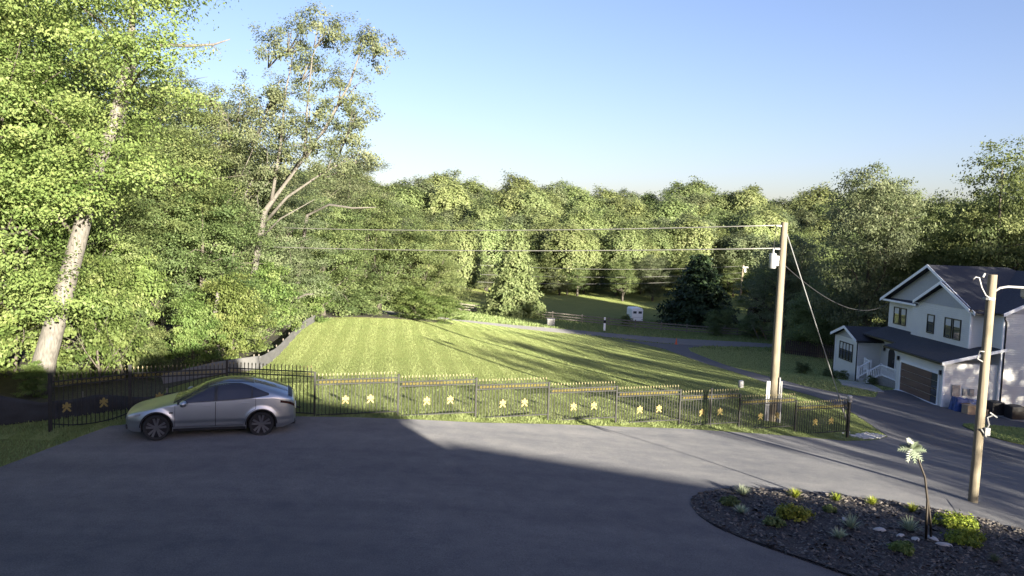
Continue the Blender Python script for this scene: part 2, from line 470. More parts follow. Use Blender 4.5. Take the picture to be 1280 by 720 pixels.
def build_ground():
    xs = np.concatenate([np.linspace(-900, -60, 30), np.arange(-58, 60, 1.0), np.linspace(62, 900, 32)])
    ys = np.concatenate([np.linspace(-400, -20, 16), np.arange(-18, 112, 1.0), np.arange(114, 300, 5.0), np.linspace(305, 1500, 22)])
    X, Y = np.meshgrid(xs, ys); x = X.ravel(); y = Y.ravel()
    z = tz(x, y)
    far = np.hypot(np.maximum(np.abs(x) - 200, 0), np.maximum(y - 400, 0))
    z += far * 0.02
    core = np.zeros(x.shape, bool)
    for poly in (LOT, DRIVE, ROAD):
        P = np.array(poly); c = np.ones(x.shape, bool)
        for dx, dy in ((0.9, 0), (-0.9, 0), (0, 0.9), (0, -0.9), (.65, .65), (-.65, .65), (.65, -.65), (-.65, -.65)):
            c &= inside(poly, x + dx, y + dy)
        core |= c
    both = inside(LOT, x, y) | inside(DRIVE, x, y)
    c2 = both.copy()
    for dx, dy in ((0.9, 0), (-0.9, 0), (0, 0.9), (0, -0.9)):
        c2 &= inside(LOT, x + dx, y + dy) | inside(DRIVE, x + dx, y + dy)
    core |= c2
    z = np.where(core, z - 0.15, z)
    n, m = len(xs), len(ys)
    idx = np.arange(n * m).reshape(m, n)
    F = np.stack([idx[:-1, :-1], idx[:-1, 1:], idx[1:, 1:], idx[1:, :-1]], -1).reshape(-1, 4)
    me = npmesh('ground', np.stack([x, y, z], 1), F, M_grass, smooth=True)
    tag(inst('ground', me), kind='structure')
build_ground()
tag(sheet('parking_lot', LOT, M_asphalt, 0.020, 0.9, jag=0.012), kind='structure')
tag(sheet('driveway', DRIVE, M_asphalt2, 0.014, 1.0, jag=0.015), kind='structure')
tag(sheet('road', ROAD, M_road, 0.035, 2.5), kind='structure')
tag(sheet('grass_island', PATCH, M_grass, 0.06, 0.8), kind='structure')

tag(sheet('woodland_floor', smooth_poly([(-60, 18), (-17, 21.2), (-13.4, 23.0), (-11.6, 24.6), (-12.2, 27.6), (-11.1, 31.5), (-12.8, 43), (-14.0, 53), (-13.0, 58), (-9.2, 63), (-4.6, 65.8), (-6, 71), (-14, 77), (-60, 66)], 1), M_litter, 0.03, 2.0, jag=.05), kind='structure')

BC = np.array((9.2, 15.4))
def bed_h(x, y):
    d = np.hypot((x - BC[0]) / 5.2, (y - BC[1]) / 3.6)
    return np.clip(1 - d, 0, 1) * 0.10 + 0.02 * np.sin(x * 5.1) * np.sin(y * 4.3)
sheet('planting_bed', BED, M_mulch, 0.035, 0.35, zf=bed_h)
def bed_z(x, y): return tz1(x, y) + 0.035 + float(bed_h(np.array(x), np.array(y)))

# asphalt lip rolled up against the bed
def build_berm():
    pts = [(11.2, 18.75), (12.0, 18.35), (12.9, 17.9), (14.0, 17.3), (15.5, 16.2)]
    hs = [0.0, 0.07, 0.11, 0.11, 0.08]
    mb = MB(); n = 9
    for (x, y), h in zip(pts, hs):
        for k in range(n):
            u = k / (n - 1)
            px, py = x + (u - 0.5) * 0.55, y + (u - 0.5) * 1.5
            zz = tz1(px, py) + 0.024 + h * max(0.0, math.sin(PI * min(1, u * 0.72 + 0.28 * (u > 0.0) * u)) if u < 1 else 0)
            if u == 0: zz = tz1(px, py) - 0.02
            mb.v.append((px, py, zz))
    for i in range(len(pts) - 1):
        for k in range(n - 1):
            a = i * n + k
            mb.f.append((a, a + 1, a + n + 1, a + n))
    tag(mb.build('asphalt_lip', M_asphalt, smooth=True), kind='structure')
build_berm()

# mulch chips and gravel (uncountable)
def chips(name, poly, n, size, mat, zfun, tint=(0, 1), lift=0.0):
    P = np.array(poly)
    x = rng.uniform(P[:, 0].min(), P[:, 0].max(), n * 3); y = rng.uniform(P[:, 1].min(), P[:, 1].max(), n * 3)
    k = inside(poly, x, y); x, y = x[k][:n], y[k][:n]
    z = tz(x, y) + zfun(x, y) + lift
    m = len(x)
    a = rng.uniform(0, 2 * PI, m); s = size * rng.uniform(.4, 1.3, m)
    d1 = np.stack([np.cos(a), np.sin(a), rng.normal(0, .35, m)], 1) * s[:, None]
    d2 = np.stack([-np.sin(a), np.cos(a), rng.normal(0, .5, m)], 1) * (s * rng.uniform(.3, .7, m))[:, None]
    up = np.stack([rng.normal(0, .2, m), rng.normal(0, .2, m), np.ones(m)], 1) * (s * .35)[:, None]
    c = np.stack([x, y, z], 1)
    V = np.stack([c - d1 - d2, c + d1 - d2, c + d1 * .7 + d2, c - d1 + d2, c + up], 1).reshape(-1, 3)
    b = (np.arange(m) * 5)[:, None]
    F = np.concatenate([b + np.array([[0, 1, 4]]), b + np.array([[1, 2, 4]]), b + np.array([[2, 3, 4]]), b + np.array([[3, 0, 4]])], 0)
    tv = rng.uniform(tint[0], tint[1], m) ** 1.6
    me = npmesh(name, V, F, mat, np.tile(tv, 4))
    return tag(inst(name, me), kind='stuff')
o = chips('mulch_chips', BED, 15000, 0.045, M_chip, lambda x, y: 0.035 + bed_h(x, y))
tag(o, 'dark shredded mulch covering the planting bed', 'mulch')

# ------------------------------------------------------------------ grass blades (stuff)
def blades(name, x, y, z, h, w, tint, lean=(0, 0), spread=0.35):
    m = len(x)
    a = rng.uniform(0, 2 * PI, m)
    c = np.stack([x, y, z], 1)
    side = np.stack([np.cos(a), np.sin(a), np.zeros(m)], 1) * w[:, None] * .5
    tip = np.stack([rng.normal(0, spread, m) + lean[0], rng.normal(0, spread, m) + lean[1], np.ones(m)], 1) * h[:, None]   # lean may be per blade
    V = np.stack([c - side, c + side, c + tip], 1).reshape(-1, 3)
    F = np.arange(m * 3).reshape(-1, 3)
    me = npmesh(name, V, F, M_blade, tint)
    return tag(inst(name, me), kind='stuff')

def paved(x, y):
    return inside(LOT, x, y) | inside(DRIVE, x, y) | inside(ROAD, x, y)

def lawn():
    # density falls and blade size grows with distance from the lot
    n = 760000
    d = 20 + 76 * rng.uniform(0, 1, n) ** 1.7
    x = rng.uniform(-.72, .95, n) * d
    keep = (x > -13.8) & (x < 18.6) & ~paved(x, d) & ~(inside(BED, x, d))
    xx, dd = x[keep], d[keep]
    # behind the fabric fence on the left is woodland floor
    edge = np.interp(dd, [20, 23.4, 30, 33, 43, 53, 64], [-13.8, -11.5, -11.2, -10.8, -12.6, -13.8, -9.0])
    k = xx > edge
    xx, dd = xx[k], dd[k]
    s = (xx * 0.985 + dd * 0.16) / .58                    # mower passes
    st = np.sign(np.sin(s * PI))
    tint = np.clip(0.50 + 0.13 * st + rng.normal(0, .11, len(xx)) + 0.12 * np.sin(xx * .5 + 1) * np.sin(dd * .33), 0, 1)
    near = np.abs((xx - FENCE_A[0]) * 6.9 - (dd - FENCE_A[1]) * 19.54) / 20.72      # uncut strip under the fence
    tall = np.where((near < 0.55) & (xx > -7) & (xx < 15), 1.7, 1.0)
    h = (0.034 + 0.0002 * dd) * rng.uniform(.6, 1.4, len(xx)) * tall
    w = 0.006 + 0.00040 * dd
    o = blades('lawn_grass', xx, dd, tz(xx, dd) - 0.005, h, w * rng.uniform(.7, 1.3, len(xx)), tint, lean=(-.08 * st, .55 * st), spread=.40)
    tag(o, 'short mown lawn grass sloping away beyond the fence', 'grass')
lawn()

def lawn_right():
    n = 60000
    x = rng.uniform(20, 46, n); y = rng.uniform(53, 96, n)
    k = ~paved(x, y) & ~((x > 29.8) & (y < 72.2))
    x, y = x[k], y[k]
    o = blades('side_lawn_grass', x, y, tz(x, y) - .005, .08 * rng.uniform(.6, 1.3, len(x)), .07 * rng.uniform(.7, 1.3, len(x)), np.clip(rng.normal(.85, .12, len(x)), 0, 1))
    tag(o, 'short green grass between the driveway and the house', 'grass')
    P = np.array(PATCH); n = 16000
    x = rng.uniform(P[:, 0].min(), P[:, 0].max(), n); y = rng.uniform(P[:, 1].min(), P[:, 1].max(), n)
    k = inside(PATCH, x, y); x, y = x[k], y[k]
    o = blades('island_grass', x, y, tz(x, y) + .055, .09 * rng.uniform(.6, 1.3, len(x)), .05 * rng.uniform(.7, 1.3, len(x)), np.clip(rng.normal(.4, .15, len(x)), 0, 1))
    tag(o, 'grass of the small island in front of the house', 'grass')
    n = 26000
    x = rng.uniform(-21, -11, n); y = rng.uniform(12, 23.5, n)
    k = ~paved(x, y); x, y = x[k], y[k]
    o = blades('verge_grass', x, y, tz(x, y) - .005, .07 * rng.uniform(.5, 1.5, len(x)), .03 * rng.uniform(.7, 1.3, len(x)), np.clip(rng.normal(.4, .17, len(x)), 0, 1))
    tag(o, 'grass verge along the left edge of the parking lot', 'grass')
    n = 70000
    x = rng.uniform(-25, 75, n); y = rng.uniform(92, 150, n)
    k = ~paved(x, y); x, y = x[k], y[k]
    o = blades('field_grass', x, y, tz(x, y) - .005, .2 * rng.uniform(.5, 1.4, len(x)), .16 * rng.uniform(.7, 1.3, len(x)), np.clip(rng.normal(.4, .15, len(x)), 0, 1))
    tag(o, 'rough grass of the verge and field beyond the road', 'grass')
lawn_right()
# ------------------------------------------------------------------ trees
def leaves(centers, outward, n_per, spread, size, r, flat=0.42, up=0.7, face=1.0, rnd=0.6):
    """folded leaf faces in clumps; returns verts, quads, tint"""
    k = len(centers)
    idx = np.repeat(np.arange(k), n_per)
    m = len(idx)
    g = r.normal(0, 1, (m, 3)) * np.array([1, 1, flat])
    p = centers[idx] + g * spread[idx][:, None]
    nrm = r.normal(0, 1, (m, 3)) * rnd + outward[idx] * face + np.array([0, 0, up])
    nrm /= np.linalg.norm(nrm, axis=1)[:, None]
    a = r.normal(0, 1, (m, 3)); a -= (a * nrm).sum(1)[:, None] * nrm; a /= np.linalg.norm(a, axis=1)[:, None]
    b = np.cross(nrm, a)
    s = size * r.uniform(.6, 1.35, m)[:, None]
    base = p - a * s; tip = p + a * s
    fold = nrm * s * 0.18
    V = np.stack([base, p + b * s * .55 + fold, tip, p - b * s * .55 + fold], 1).reshape(-1, 3)
    F = np.arange(m * 4).reshape(-1, 4)
    ct = r.normal(0.5, 0.23, k)
    tint = np.clip(ct[idx] + r.normal(0, .09, m), 0, 1)
    return V, F, tint

def make_tree(seed, height=14.0, crown_lo=0.22, radius=4.6, lobes=16, clumps=520, per=46, leaf=0.13, mat=None, trunk_r=0.28, shape='round', limb_n=8, spread=0.42, bark=None, gap=0.0, face=1.0, rnd=.6, lob=(.42, .62)):
    """returns (trunk mesh, crown mesh), base at the origin"""
    r = np.random.default_rng(seed); bark = bark or M_bark
    L = []
    for i in range(lobes):
        u = (i + .5) / lobes
        zc = height * (crown_lo + (0.93 - crown_lo) * u)
        if shape == 'round': rad = radius * math.sqrt(max(.05, 1 - ((u - .42) / .60) ** 2))
        elif shape == 'cone': rad = radius * (1.02 - u) ** .8
        elif shape == 'tall': rad = radius * (0.75 + .25 * math.sin(PI * u)) * (1 if u < .8 else (1 - u) / .2 * .6 + .4)
        else: rad = radius
        a = i * 2.39996 + r.normal(0, .5)
        rr = rad * r.uniform(.40, .72)
        c = np.array((rr * math.cos(a), rr * math.sin(a), zc + r.normal(0, .03) * height))
        lr = max(0.5, rad * r.uniform(*lob))
        L.append((c, lr))
    cen, out, spr = [], [], []
    w = np.array([l[1] ** 2 for l in L]); w /= w.sum()
    for (c, lr), q in zip(L, w):
        n = max(4, int(clumps * q))
        v = r.normal(0, 1, (n, 3)); v /= np.linalg.norm(v, axis=1)[:, None]
        v[:, 2] = np.where(v[:, 2] < -0.55, -v[:, 2], v[:, 2])
        rad = lr * r.uniform(.55, 1.08, n)
        pp = c + v * rad[:, None] * np.array([1, 1, .78])
        if gap > 0:
            keep = r.uniform(0, 1, n) > gap
            pp, v = pp[keep], v[keep]
        cen.append(pp); out.append(v); spr.append(np.full(len(pp), spread) * r.uniform(.6, 1.3, len(pp)))
    cen = np.concatenate(cen); out = np.concatenate(out); spr = np.concatenate(spr)
    cen[:, 2] = np.maximum(cen[:, 2], height * crown_lo * .6)
    V, F, T = leaves(cen, out, per, spr, leaf, r, face=face, rnd=rnd)
    crown = npmesh('crown', V, F, mat, T)
    # trunk and limbs
    mb = MB()
    bend = r.normal(0, .025, 2) * height
    tp = []
    for k in range(9):
        u = k / 8
        tp.append((bend[0] * u * u + .05 * math.sin(u * 7 + seed), bend[1] * u * u + .05 * math.cos(u * 6 + seed), -0.3 + u * height * .86))
    mb.tube(tp, [trunk_r * (1.35 if k == 0 else 1.05 - .9 * k / 8) for k in range(9)], 9)
    for i in np.argsort(-w)[:limb_n]:
        c, lr = L[i]
        u = np.clip((c[2] - lr * .6) / (height * .86) - .12, .12, .85)
        k = u * 8; a = np.array(tp[int(k)]); b = np.array(tp[min(8, int(k) + 1)]); s = a + (b - a) * (k - int(k))
        mid = (s + c) / 2 + np.array((0, 0, -.06 * lr)) + r.normal(0, .08 * lr, 3)
        r0 = trunk_r * (.55 - .35 * u)
        mb.tube([s, s * .6 + mid * .4, mid, c], [r0, r0 * .8, r0 * .6, r0 * .22], 6)
        for j in range(4):
            e = c + r.normal(0, .62 * lr, 3)
            q = s + (c - s) * r.uniform(.45, .95)
            mb.tube([q, (q + e) / 2 + r.normal(0, .08 * lr, 3), e], [r0 * .32, r0 * .22, r0 * .07], 5)
    return mb.mesh('trunk', bark, smooth=True), crown

def make_dome(seed, height, radius, mat, leaf=.34, clumps=760, per=24, spread=.7, lo=.03, top=.5):
    """far broadleaf tree: one rounded crown with many low bumps"""
    r = np.random.default_rng(seed)
    nb = 46
    bd = r.normal(0, 1, (nb, 3)); bd /= np.linalg.norm(bd, axis=1)[:, None]
    ba = r.uniform(-.15, .28, nb); bw = r.uniform(.16, .36, nb)
    v = r.normal(0, 1, (clumps, 3)); v /= np.linalg.norm(v, axis=1)[:, None]
    ang = np.arccos(np.clip(v @ bd.T, -1, 1))
    bump = 1 + (ba * np.exp(-(ang / bw) ** 2)).sum(1)
    rad = bump * np.where(r.uniform(0, 1, clumps) < .78, r.uniform(.90, 1.02, clumps), r.uniform(.5, .9, clumps))
    zc = height * (1 + lo) / 2; hz = height * (1 - lo) / 2
    e = np.sign(v[:, 2]) * np.abs(v[:, 2]) ** .9
    taper = np.where(v[:, 2] < 0, 1.0, 1.0) * (1 - .12 * v[:, 2])
    cen = np.stack([v[:, 0] * radius * taper, v[:, 1] * radius * taper, e * hz], 1) * rad[:, None] * .93 + np.array((0, 0, zc))
    V, F, T = leaves(cen, v, per, np.full(clumps, spread) * r.uniform(.7, 1.2, clumps), leaf, r, flat=.8, up=.5, face=1.6, rnd=.5)
    mb = MB(); mb.tube([(0, 0, -.3), (.1, 0, height * .4), (0, .1, height * .8)], [.36, .25, .06], 8)
    for k in range(6):
        q = cen[k * 9]; mb.tube([(0, 0, max(1.0, q[2] * .5)), tuple(np.array((0, 0, q[2] * .6)) * .4 + q * .6), tuple(q)], [.13, .08, .03], 5)
    return mb.mesh('trunk', M_bark, smooth=True), npmesh('crown', V, F, mat, T)

def make_conifer(seed, height, radius, mat, leaf=0.2, tiers=22, per=26):
    r = np.random.default_rng(seed)
    cen, out = [], []
    mb = MB(); mb.tube([(0, 0, -.3), (0, 0, height * .5), (0, 0, height * .97)], [.28, .17, .03], 8)
    for i in range(tiers):
        u = i / (tiers - 1)
        z = height * (.06 + .9 * u); rad = radius * (1.02 - u) ** .85 * r.uniform(.8, 1.12)
        nb = max(4, int(13 * (1 - u) + 4))
        for j in range(nb):
            a = 2 * PI * j / nb + r.uniform(-.3, .3); rr = rad * r.uniform(.75, 1.1)
            for q in np.linspace(.3, 1, 5):
                cen.append((rr * q * math.cos(a), rr * q * math.sin(a), z - .22 * rr * q * q + r.normal(0, .06)))
                out.append((math.cos(a), math.sin(a), .2))
            mb.tube([(0, 0, z), (rr * .9 * math.cos(a), rr * .9 * math.sin(a), z - .18 * rr)], [.035, .012], 4)
    cen = np.array(cen); out = np.array(out)
    V, F, T = leaves(cen, out, per, np.full(len(cen), radius * .085), leaf, r, flat=.4, up=.4)
    return mb.mesh('trunk', M_bark, smooth=True), npmesh('crown', V, F, mat, T)

def place(name, kit, x, y, sx=1.0, sz=1.0, rz=0.0, label=None, cat='tree', group=None, lean=(0, 0), dz=0.0):
    o = thing(name, (x, y, tz1(x, y) + dz), rz, label, cat, group)
    o.rotation_euler = (lean[0], lean[1], rz)
    tr, cr = kit
    inst('trunk' if cat == 'tree' else 'stem', tr, o, sc=(sx, sx, sz))
    inst('crown' if cat == 'tree' else 'foliage', cr, o, sc=(sx, sx, sz))
    return o

NEAR = [
    make_tree(11, 15, .18, 4.8, 26, 700, 150, .058, M_leaf2, .36, 'round', spread=.33, gap=.10),
    make_tree(12, 14, .12, 4.4, 26, 680, 145, .056, M_leaf, .28, 'tall', spread=.33),
    make_tree(13, 13, .10, 4.6, 24, 660, 145, .058, M_leaf3, .26, 'round', spread=.33),
    make_tree(14, 10, .06, 4.0, 20, 540, 110, .068, M_leaf, .2, 'round', spread=.33),
]
SHRUB = [
    make_tree(21, 4.0, .08, 2.1, 14, 200, 80, .070, M_leaf2, .07, 'round', 6, .22),
    make_tree(22, 3.4, .05, 2.0, 14, 190, 80, .062, M_leaf, .06, 'round', 6, .20),
]
OFF = [make_tree(71, 17, .14, 6.0, 22, 520, 40, .14, M_leaf3, .38, 'round', 10, .5, gap=.30),
       make_tree(72, 18, .16, 5.4, 22, 500, 40, .14, M_leaf, .36, 'round', 10, .5, gap=.36)]
FK = dict(face=1.5, rnd=.5, lob=(.36, .52))
FAR = [
    make_dome(31, 22, 7.2, M_far, lo=.16), make_dome(32, 23.5, 6.4, M_far, lo=.18), make_dome(33, 20.5, 7.4, M_leaf3, lo=.14), make_dome(34, 22.5, 6.8, M_far, lo=.16), make_dome(35, 20, 7.6, M_leaf, lo=.14), make_dome(36, 21.5, 6.6, M_leaf3, lo=.16),
]
MID = [
    make_tree(41, 17, .14, 6.4, 24, 760, 56, .13, M_leaf3, .38, 'round', 10, .52, gap=.12),
    make_tree(42, 18, .16, 5.6, 24, 740, 56, .125, M_leaf, .36, 'round', 10, .52, gap=.15),
    make_tree(43, 13, .06, 4.6, 18, 600, 52, .12, M_far, .25, 'cone', 6, .45),
]
CON = [make_conifer(51, 11, 5.2, M_needle, .22), make_conifer(52, 12, 4.2, M_far, .2, 22, 30)]

# --- left woodland edge, near to far
place('tree', NEAR[0], -18.6, 26.4, 1.02, 1.18, 0.4, 'tall yellow-green tree at the left edge of the picture', 'tree')
place('tree', NEAR[0], -22.6, 30.5, 1.05, 1.15, 2.4, 'yellow-green tree behind the leaning pale trunk', 'tree')
place('tree', NEAR[1], -21.6, 36.5, 1.05, 1.25, 1.0, 'leafy green tree with the bare dead branch at its top', 'tree')
place('tree', NEAR[1], -18.4, 39.5, 1.05, 1.0, 3.0, 'bushy green tree rising above the parked car', 'tree')
place('tree', NEAR[2], -17.6, 45.0, 1.1, 1.06, .7, 'dense green tree beside the leaning open-crowned tree', 'tree')
place('tree', NEAR[1], -22.5, 50.0, 1.15, 1.12, 4.1, 'green tree deep in the woodland behind the leaning tree', 'tree')
place('tree', NEAR[2], -16.2, 50.8, .95, .82, 2.2, 'rounded green tree above the far end of the fabric fence', 'tree')
place('tree', NEAR[3], -14.2, 57.5, .95, .92, .3, 'low spreading tree overhanging the top corner of the lawn', 'tree')
place('tree', NEAR[3], -11.5, 66.5, 1.12, 1.05, 1.9, 'pale green tree at the far top edge of the lawn', 'tree')
place('tree', NEAR[3], -7.9, 69.0, .98, .88, 3.6, 'rightmost bright tree of the row along the top of the lawn', 'tree')
place('tree', NEAR[2], -15.5, 70.0, 1.2, 1.12, 5.2, 'taller tree behind the row along the top of the lawn', 'tree')
place('tree', NEAR[1], -28.0, 42.0, 1.25, 1.4, 5.0, 'green tree filling the woodland behind the front trees', 'tree', 'woodland trees behind the front row')
place('tree', NEAR[1], -29.0, 32.0, 1.2, 1.2, 2.0, 'green tree filling the woodland behind the front trees', 'tree', 'woodland trees behind the front row')
place('tree', NEAR[2], -27.0, 55.0, 1.2, 1.1, 1.0, 'green tree filling the woodland behind the front trees', 'tree', 'woodland trees behind the front row')
place('tree', NEAR[1], -25.0, 66.0, 1.2, 1.0, 4.0, 'green tree filling the woodland behind the front trees', 'tree', 'woodland trees behind the front row')

place('tree', NEAR[3], -15.6, 38.6, .82, .84, 5.5, 'low dense tree hiding the foot of the leaning open-crowned tree', 'tree')
place('tree', NEAR[1], -19.0, 32.5, .8, .72, 4.4, 'shorter tree between the broken stump and the taller woodland', 'tree')
# understorey
shr = [(-18.6, 23.8, .9, .95, 0, 'leafy bush below the tall tree at the left edge'), (-14.6, 27.0, .75, 1.15, 0, 'bright leafy bush between the leaning trunk and the broken stump'),
       (-16.9, 30.5, 1.0, 1.1, 1, 'dark bush behind the broken stump'),
       (-12.4, 34.0, .8, 1.0, 0, 'yellow-green bush beside the corner of the fabric fence'), (-13.0, 37.6, .8, .8, 1, 'leafy bush halfway along the fabric fence'),
       (-13.7, 42.0, .95, 1.1, 0, 'bright bush overhanging the fabric fence'), (-14.7, 47.0, 1.1, 1.0, 1, 'bush at the upper stretch of the fabric fence'),
       (-14.2, 53.2, 1.0, .85, 0, 'bush where the fabric fence meets the lawn corner'), (-12.3, 60.5, 1.2, .8, 1, 'low bush at the top left corner of the lawn'),
       (-8.2, 65.0, 1.1, .7, 0, 'low bush under the trees at the top of the lawn'), (-5.7, 66.0, .9, .6, 0, 'low bright bush at the right end of the tree row'),
       (-15.5, 24.7, .26, .30, 0, 'vine-like growth round the foot of the leaning pale trunk'), (-20.5, 27.0, 1.3, 1.3, 0, 'large leafy bush left of the leaning pale trunk'),
       (-16.4, 32.6, .9, 1.3, 0, 'yellow-green bush above the front of the car'), (-12.9, 31.0, .55, .8, 0, 'small bright bush left of the pale fabric panel'), (-23.5, 24.5, 1.2, 1.2, 0, 'bush at the far left edge above the black fabric'),
       (-14.0, 29.2, .5, .55, 1, 'small dark bush behind the middle gate leaf'), (-18.6, 28.6, 1.0, 1.25, 0, 'tall bush just right behind the leaning pale trunk'),
       (-20.2, 22.6, 1.0, .8, 1, 'bush above the sagging black fabric')]
for i, (x, y, sx, sz, k, lb) in enumerate(shr):
    place('bush', SHRUB[k], x, y, sx, sz, i * 1.7, lb, 'bush')

# --- the tall leaning pale trunk, with its own sparse crown
def leaning_trunk():
    x, y = -15.6, 25.4
    o = thing('tree', (x, y, tz1(x, y)), 0, 'tall tree with a thick pale trunk leaning right behind the gate', 'tree')
    P = [(-.2, 0, -.3), (.05, .05, 1.2), (.55, .2, 3.2), (1.0, .4, 5.2), (1.35, .7, 7.2), (1.9, 1.0, 9.2), (2.3, 1.2, 11.5), (2.5, 1.3, 14)]
    MB().tube(P, [.46, .36, .31, .27, .23, .20, .15, .07], 12).build('trunk', M_barewood, o, smooth=True)
    mb = MB()
    for s, e, r0 in (((1.2, .5, 6.2), (3.0, -.3, 7.6), .10), ((1.5, .8, 7.8), (-.4, 0, 9.8), .10), ((2.0, 1.05, 9.8), (3.8, .2, 11.2), .08), ((1.0, .4, 5.2), (-.6, -.6, 7.0), .08), ((2.3, 1.2, 11.4), (.9, .3, 13), .07)):
        s = np.array(s); e = np.array(e); m = (s + e) / 2 + np.array((0, 0, .25))
        mb.tube([s, m, e], [r0, r0 * .7, r0 * .25], 6)
    mb.build('limb', M_bark, o, smooth=True)
    r = np.random.default_rng(61)
    tips = np.array([(3.0, -.3, 7.6), (-.4, 0, 9.8), (3.8, .2, 11.2), (-.6, -.6, 7.0), (.9, .3, 13), (2.5, 1.3, 13.6), (1.7, 0, 11.8), (-1.8, 0, 11.5), (-1.6, -.3, 8.6), (.4, .2, 14.8), (3.6, .8, 13.6), (1.4, -.5, 6.6), (1.9, .3, 8.9), (.55, -.5, 3.5)])
    cen = []; out = []
    for tp in tips:
        v = r.normal(0, 1, (26, 3)); cen.append(tp + v * np.array((.85, .85, .6))); out.append(v / np.linalg.norm(v, axis=1)[:, None])
    cen = np.concatenate(cen); out = np.concatenate(out)
    V, F, T = leaves(cen, out, 125, np.full(len(cen), .36), .058, r)
    inst('crown', npmesh('crown', V, F, M_leaf2, T), o)
leaning_trunk()

def open_crowned_tree():
    x, y = -13.9, 42.0
    o = thing('tree', (x, y, tz1(x, y)), 0, 'leaning tree with open airy crown and bare slanting limbs against the sky', 'tree')
    o.scale = (.88, .88, .96)
    limbs = [([(-.6, 0, 0), (-.2, -.3, 4), (.6, -.7, 7.4), (2.6, -.9, 10.0), (4.2, -.9, 12.0), (5.6, -.7, 14.6), (6.2, -.6, 16.4)], .34),
             ([(.4, -.6, 6.6), (2.0, -1.0, 8.2), (4.2, -1.2, 9.6), (6.4, -1.0, 10.8)], .16),
             ([(1.0, -.8, 8.0), (1.4, -.5, 11), (1.6, -.3, 14), (2.2, -.2, 17.0)], .16),
             ([(3.0, -.9, 10.6), (3.0, -.5, 13.2), (3.2, -.3, 16.0), (3.9, -.3, 17.6)], .12),
             ([(.0, -.5, 5.6), (1.8, -1.6, 7.0), (4.0, -2.2, 8.1)], .11)]
    mb = MB()
    for P, r0 in limbs: mb.tube(P, list(np.linspace(r0 * .72, r0 * .10, len(P))), 7)
    r = np.random.default_rng(63)
    tips = [(2.2, -.2, 17.2, 1.1), (.9, 0, 16.2, .9), (3.9, -.3, 17.6, 1.2), (3.0, 0, 15.6, 1.0), (6.3, -.6, 16.9, .9), (7.3, -.6, 16.6, .7), (5.4, -.6, 14.2, 1.0), (6.1, -.8, 12.7, 1.0), (5.6, -.9, 11.6, .9),
            (1.0, -.3, 14.0, 1.2), (2.0, -.2, 12.4, 1.3), (3.6, -.6, 13.0, .9), (3.6, -.9, 11.2, .9), (.2, 0, 12.2, 1.4), (-.8, 0, 13.4, 1.2), (1.2, -.5, 10.2, 1.2), (4.6, -1.0, 10.0, .8), (-.2, -.3, 9.2, 1.6), (6.4, -1, 10.7, .6), (-1.8, 0, 11.0, 1.6), (-2.6, 0, 13.0, 1.1)]
    cen = []; out = []
    for *tp, s in tips:
        n = int(18 * s); v = r.normal(0, 1, (n, 3)); p = np.array(tp) + v * np.array((.72, .72, .58)) * s
        cen.append(p); out.append(v / np.linalg.norm(v, axis=1)[:, None])
        for e in p[::4]:
            P = [np.array(tp) - np.array((.5, 0, .9)) * s, (np.array(tp) + e) / 2, e]
            mb.tube(P, [.045, .03, .012], 4)
    mb.build('trunk', M_barewood, o, smooth=True)
    cen = np.concatenate(cen); out = np.concatenate(out)
    V, F, T = leaves(cen, out, 100, np.full(len(cen), .23), .072, r, flat=.7)
    inst('crown', npmesh('crown', V, F, M_leaf3, T), o)
open_crowned_tree()

def dead_things():
    # broken pale stump and bare dead branches
    x, y = -15.0, 28.6
    o = MB().tube([(0, 0, -.2), (.05, 0, .8), (.12, .05, 1.6), (.35, .1, 2.3), (.5, .1, 2.55)], [.42, .36, .30, .22, .06], 10).build('tree_stump', M_bark, smooth=True, loc=(x, y, tz1(x, y)))
    tag(o, 'broken grey tree stump standing behind the gate', 'stump')
    x, y = -13.0, 33.6
    o = MB().tube([(0, 0, -.2), (.04, 0, 1.1), (.0, 0, 2.2), (.1, 0, 3.2)], [.16, .14, .12, .07], 8).build('tree_stump', M_barewood, smooth=True, loc=(x, y, tz1(x, y)))
    tag(o, 'slim pale trunk standing left of the pale fabric panel', 'stump')
    x, y = -17.6, 34.4
    b = thing('dead_tree', (x, y, tz1(x, y)), 0, 'dead tree with bare pale branch pointing right against the sky', 'tree')
    mb = MB()
    mb.tube([(-.6, 0, 0), (-.4, 0, 6), (.2, 0, 11), (.8, -.2, 13.1)], [.22, .18, .13, .09], 8)
    mb.tube([(.8, -.2, 13.1), (2.0, -.3, 13.75), (3.2, -.4, 13.7), (4.3, -.4, 13.8), (5.0, -.4, 14.05)], [.10, .085, .07, .05, .02], 7)
    mb.tube([(2.0, -.3, 13.75), (2.2, -.3, 14.3)], [.05, .015], 5); mb.tube([(4.2, -.4, 13.8), (4.6, -.4, 13.4)], [.03, .01], 5)
    mb.build('trunk', M_barewood, b, smooth=True)
    x, y = -14.6, 52.0
    o = MB().tube([(0, 0, -.2), (.2, -.2, 4.0), (.8, -.6, 7.2), (2.4, -1.2, 7.95), (4.0, -1.6, 7.75), (5.6, -2.0, 7.85)], [.18, .15, .11, .08, .06, .02], 7).build('dead_tree', M_barewood, smooth=True, loc=(x, y, tz1(x, y)))
    tag(o, 'dead limb reaching out level to the right from the woodland edge', 'tree')
    x, y = -12.9, 47.4
    o = MB().tube([(-.9, .4, 1.9), (-.3, .1, 2.0), (.2, -.1, 2.25), (.7, -.3, 2.3), (-1.6, 1.0, -.2)][0:4], [.09, .08, .06, .02], 7)
    o.tube([(-.9, .4, 1.9), (-1.1, .7, .9), (-1.1, .9, -.2)], [.09, .10, .12], 7)
    tag(o.build('dead_tree', M_barewood, smooth=True, loc=(x, y, tz1(x, y))), 'short bare snag leaning over the fabric fence', 'tree')
dead_things()

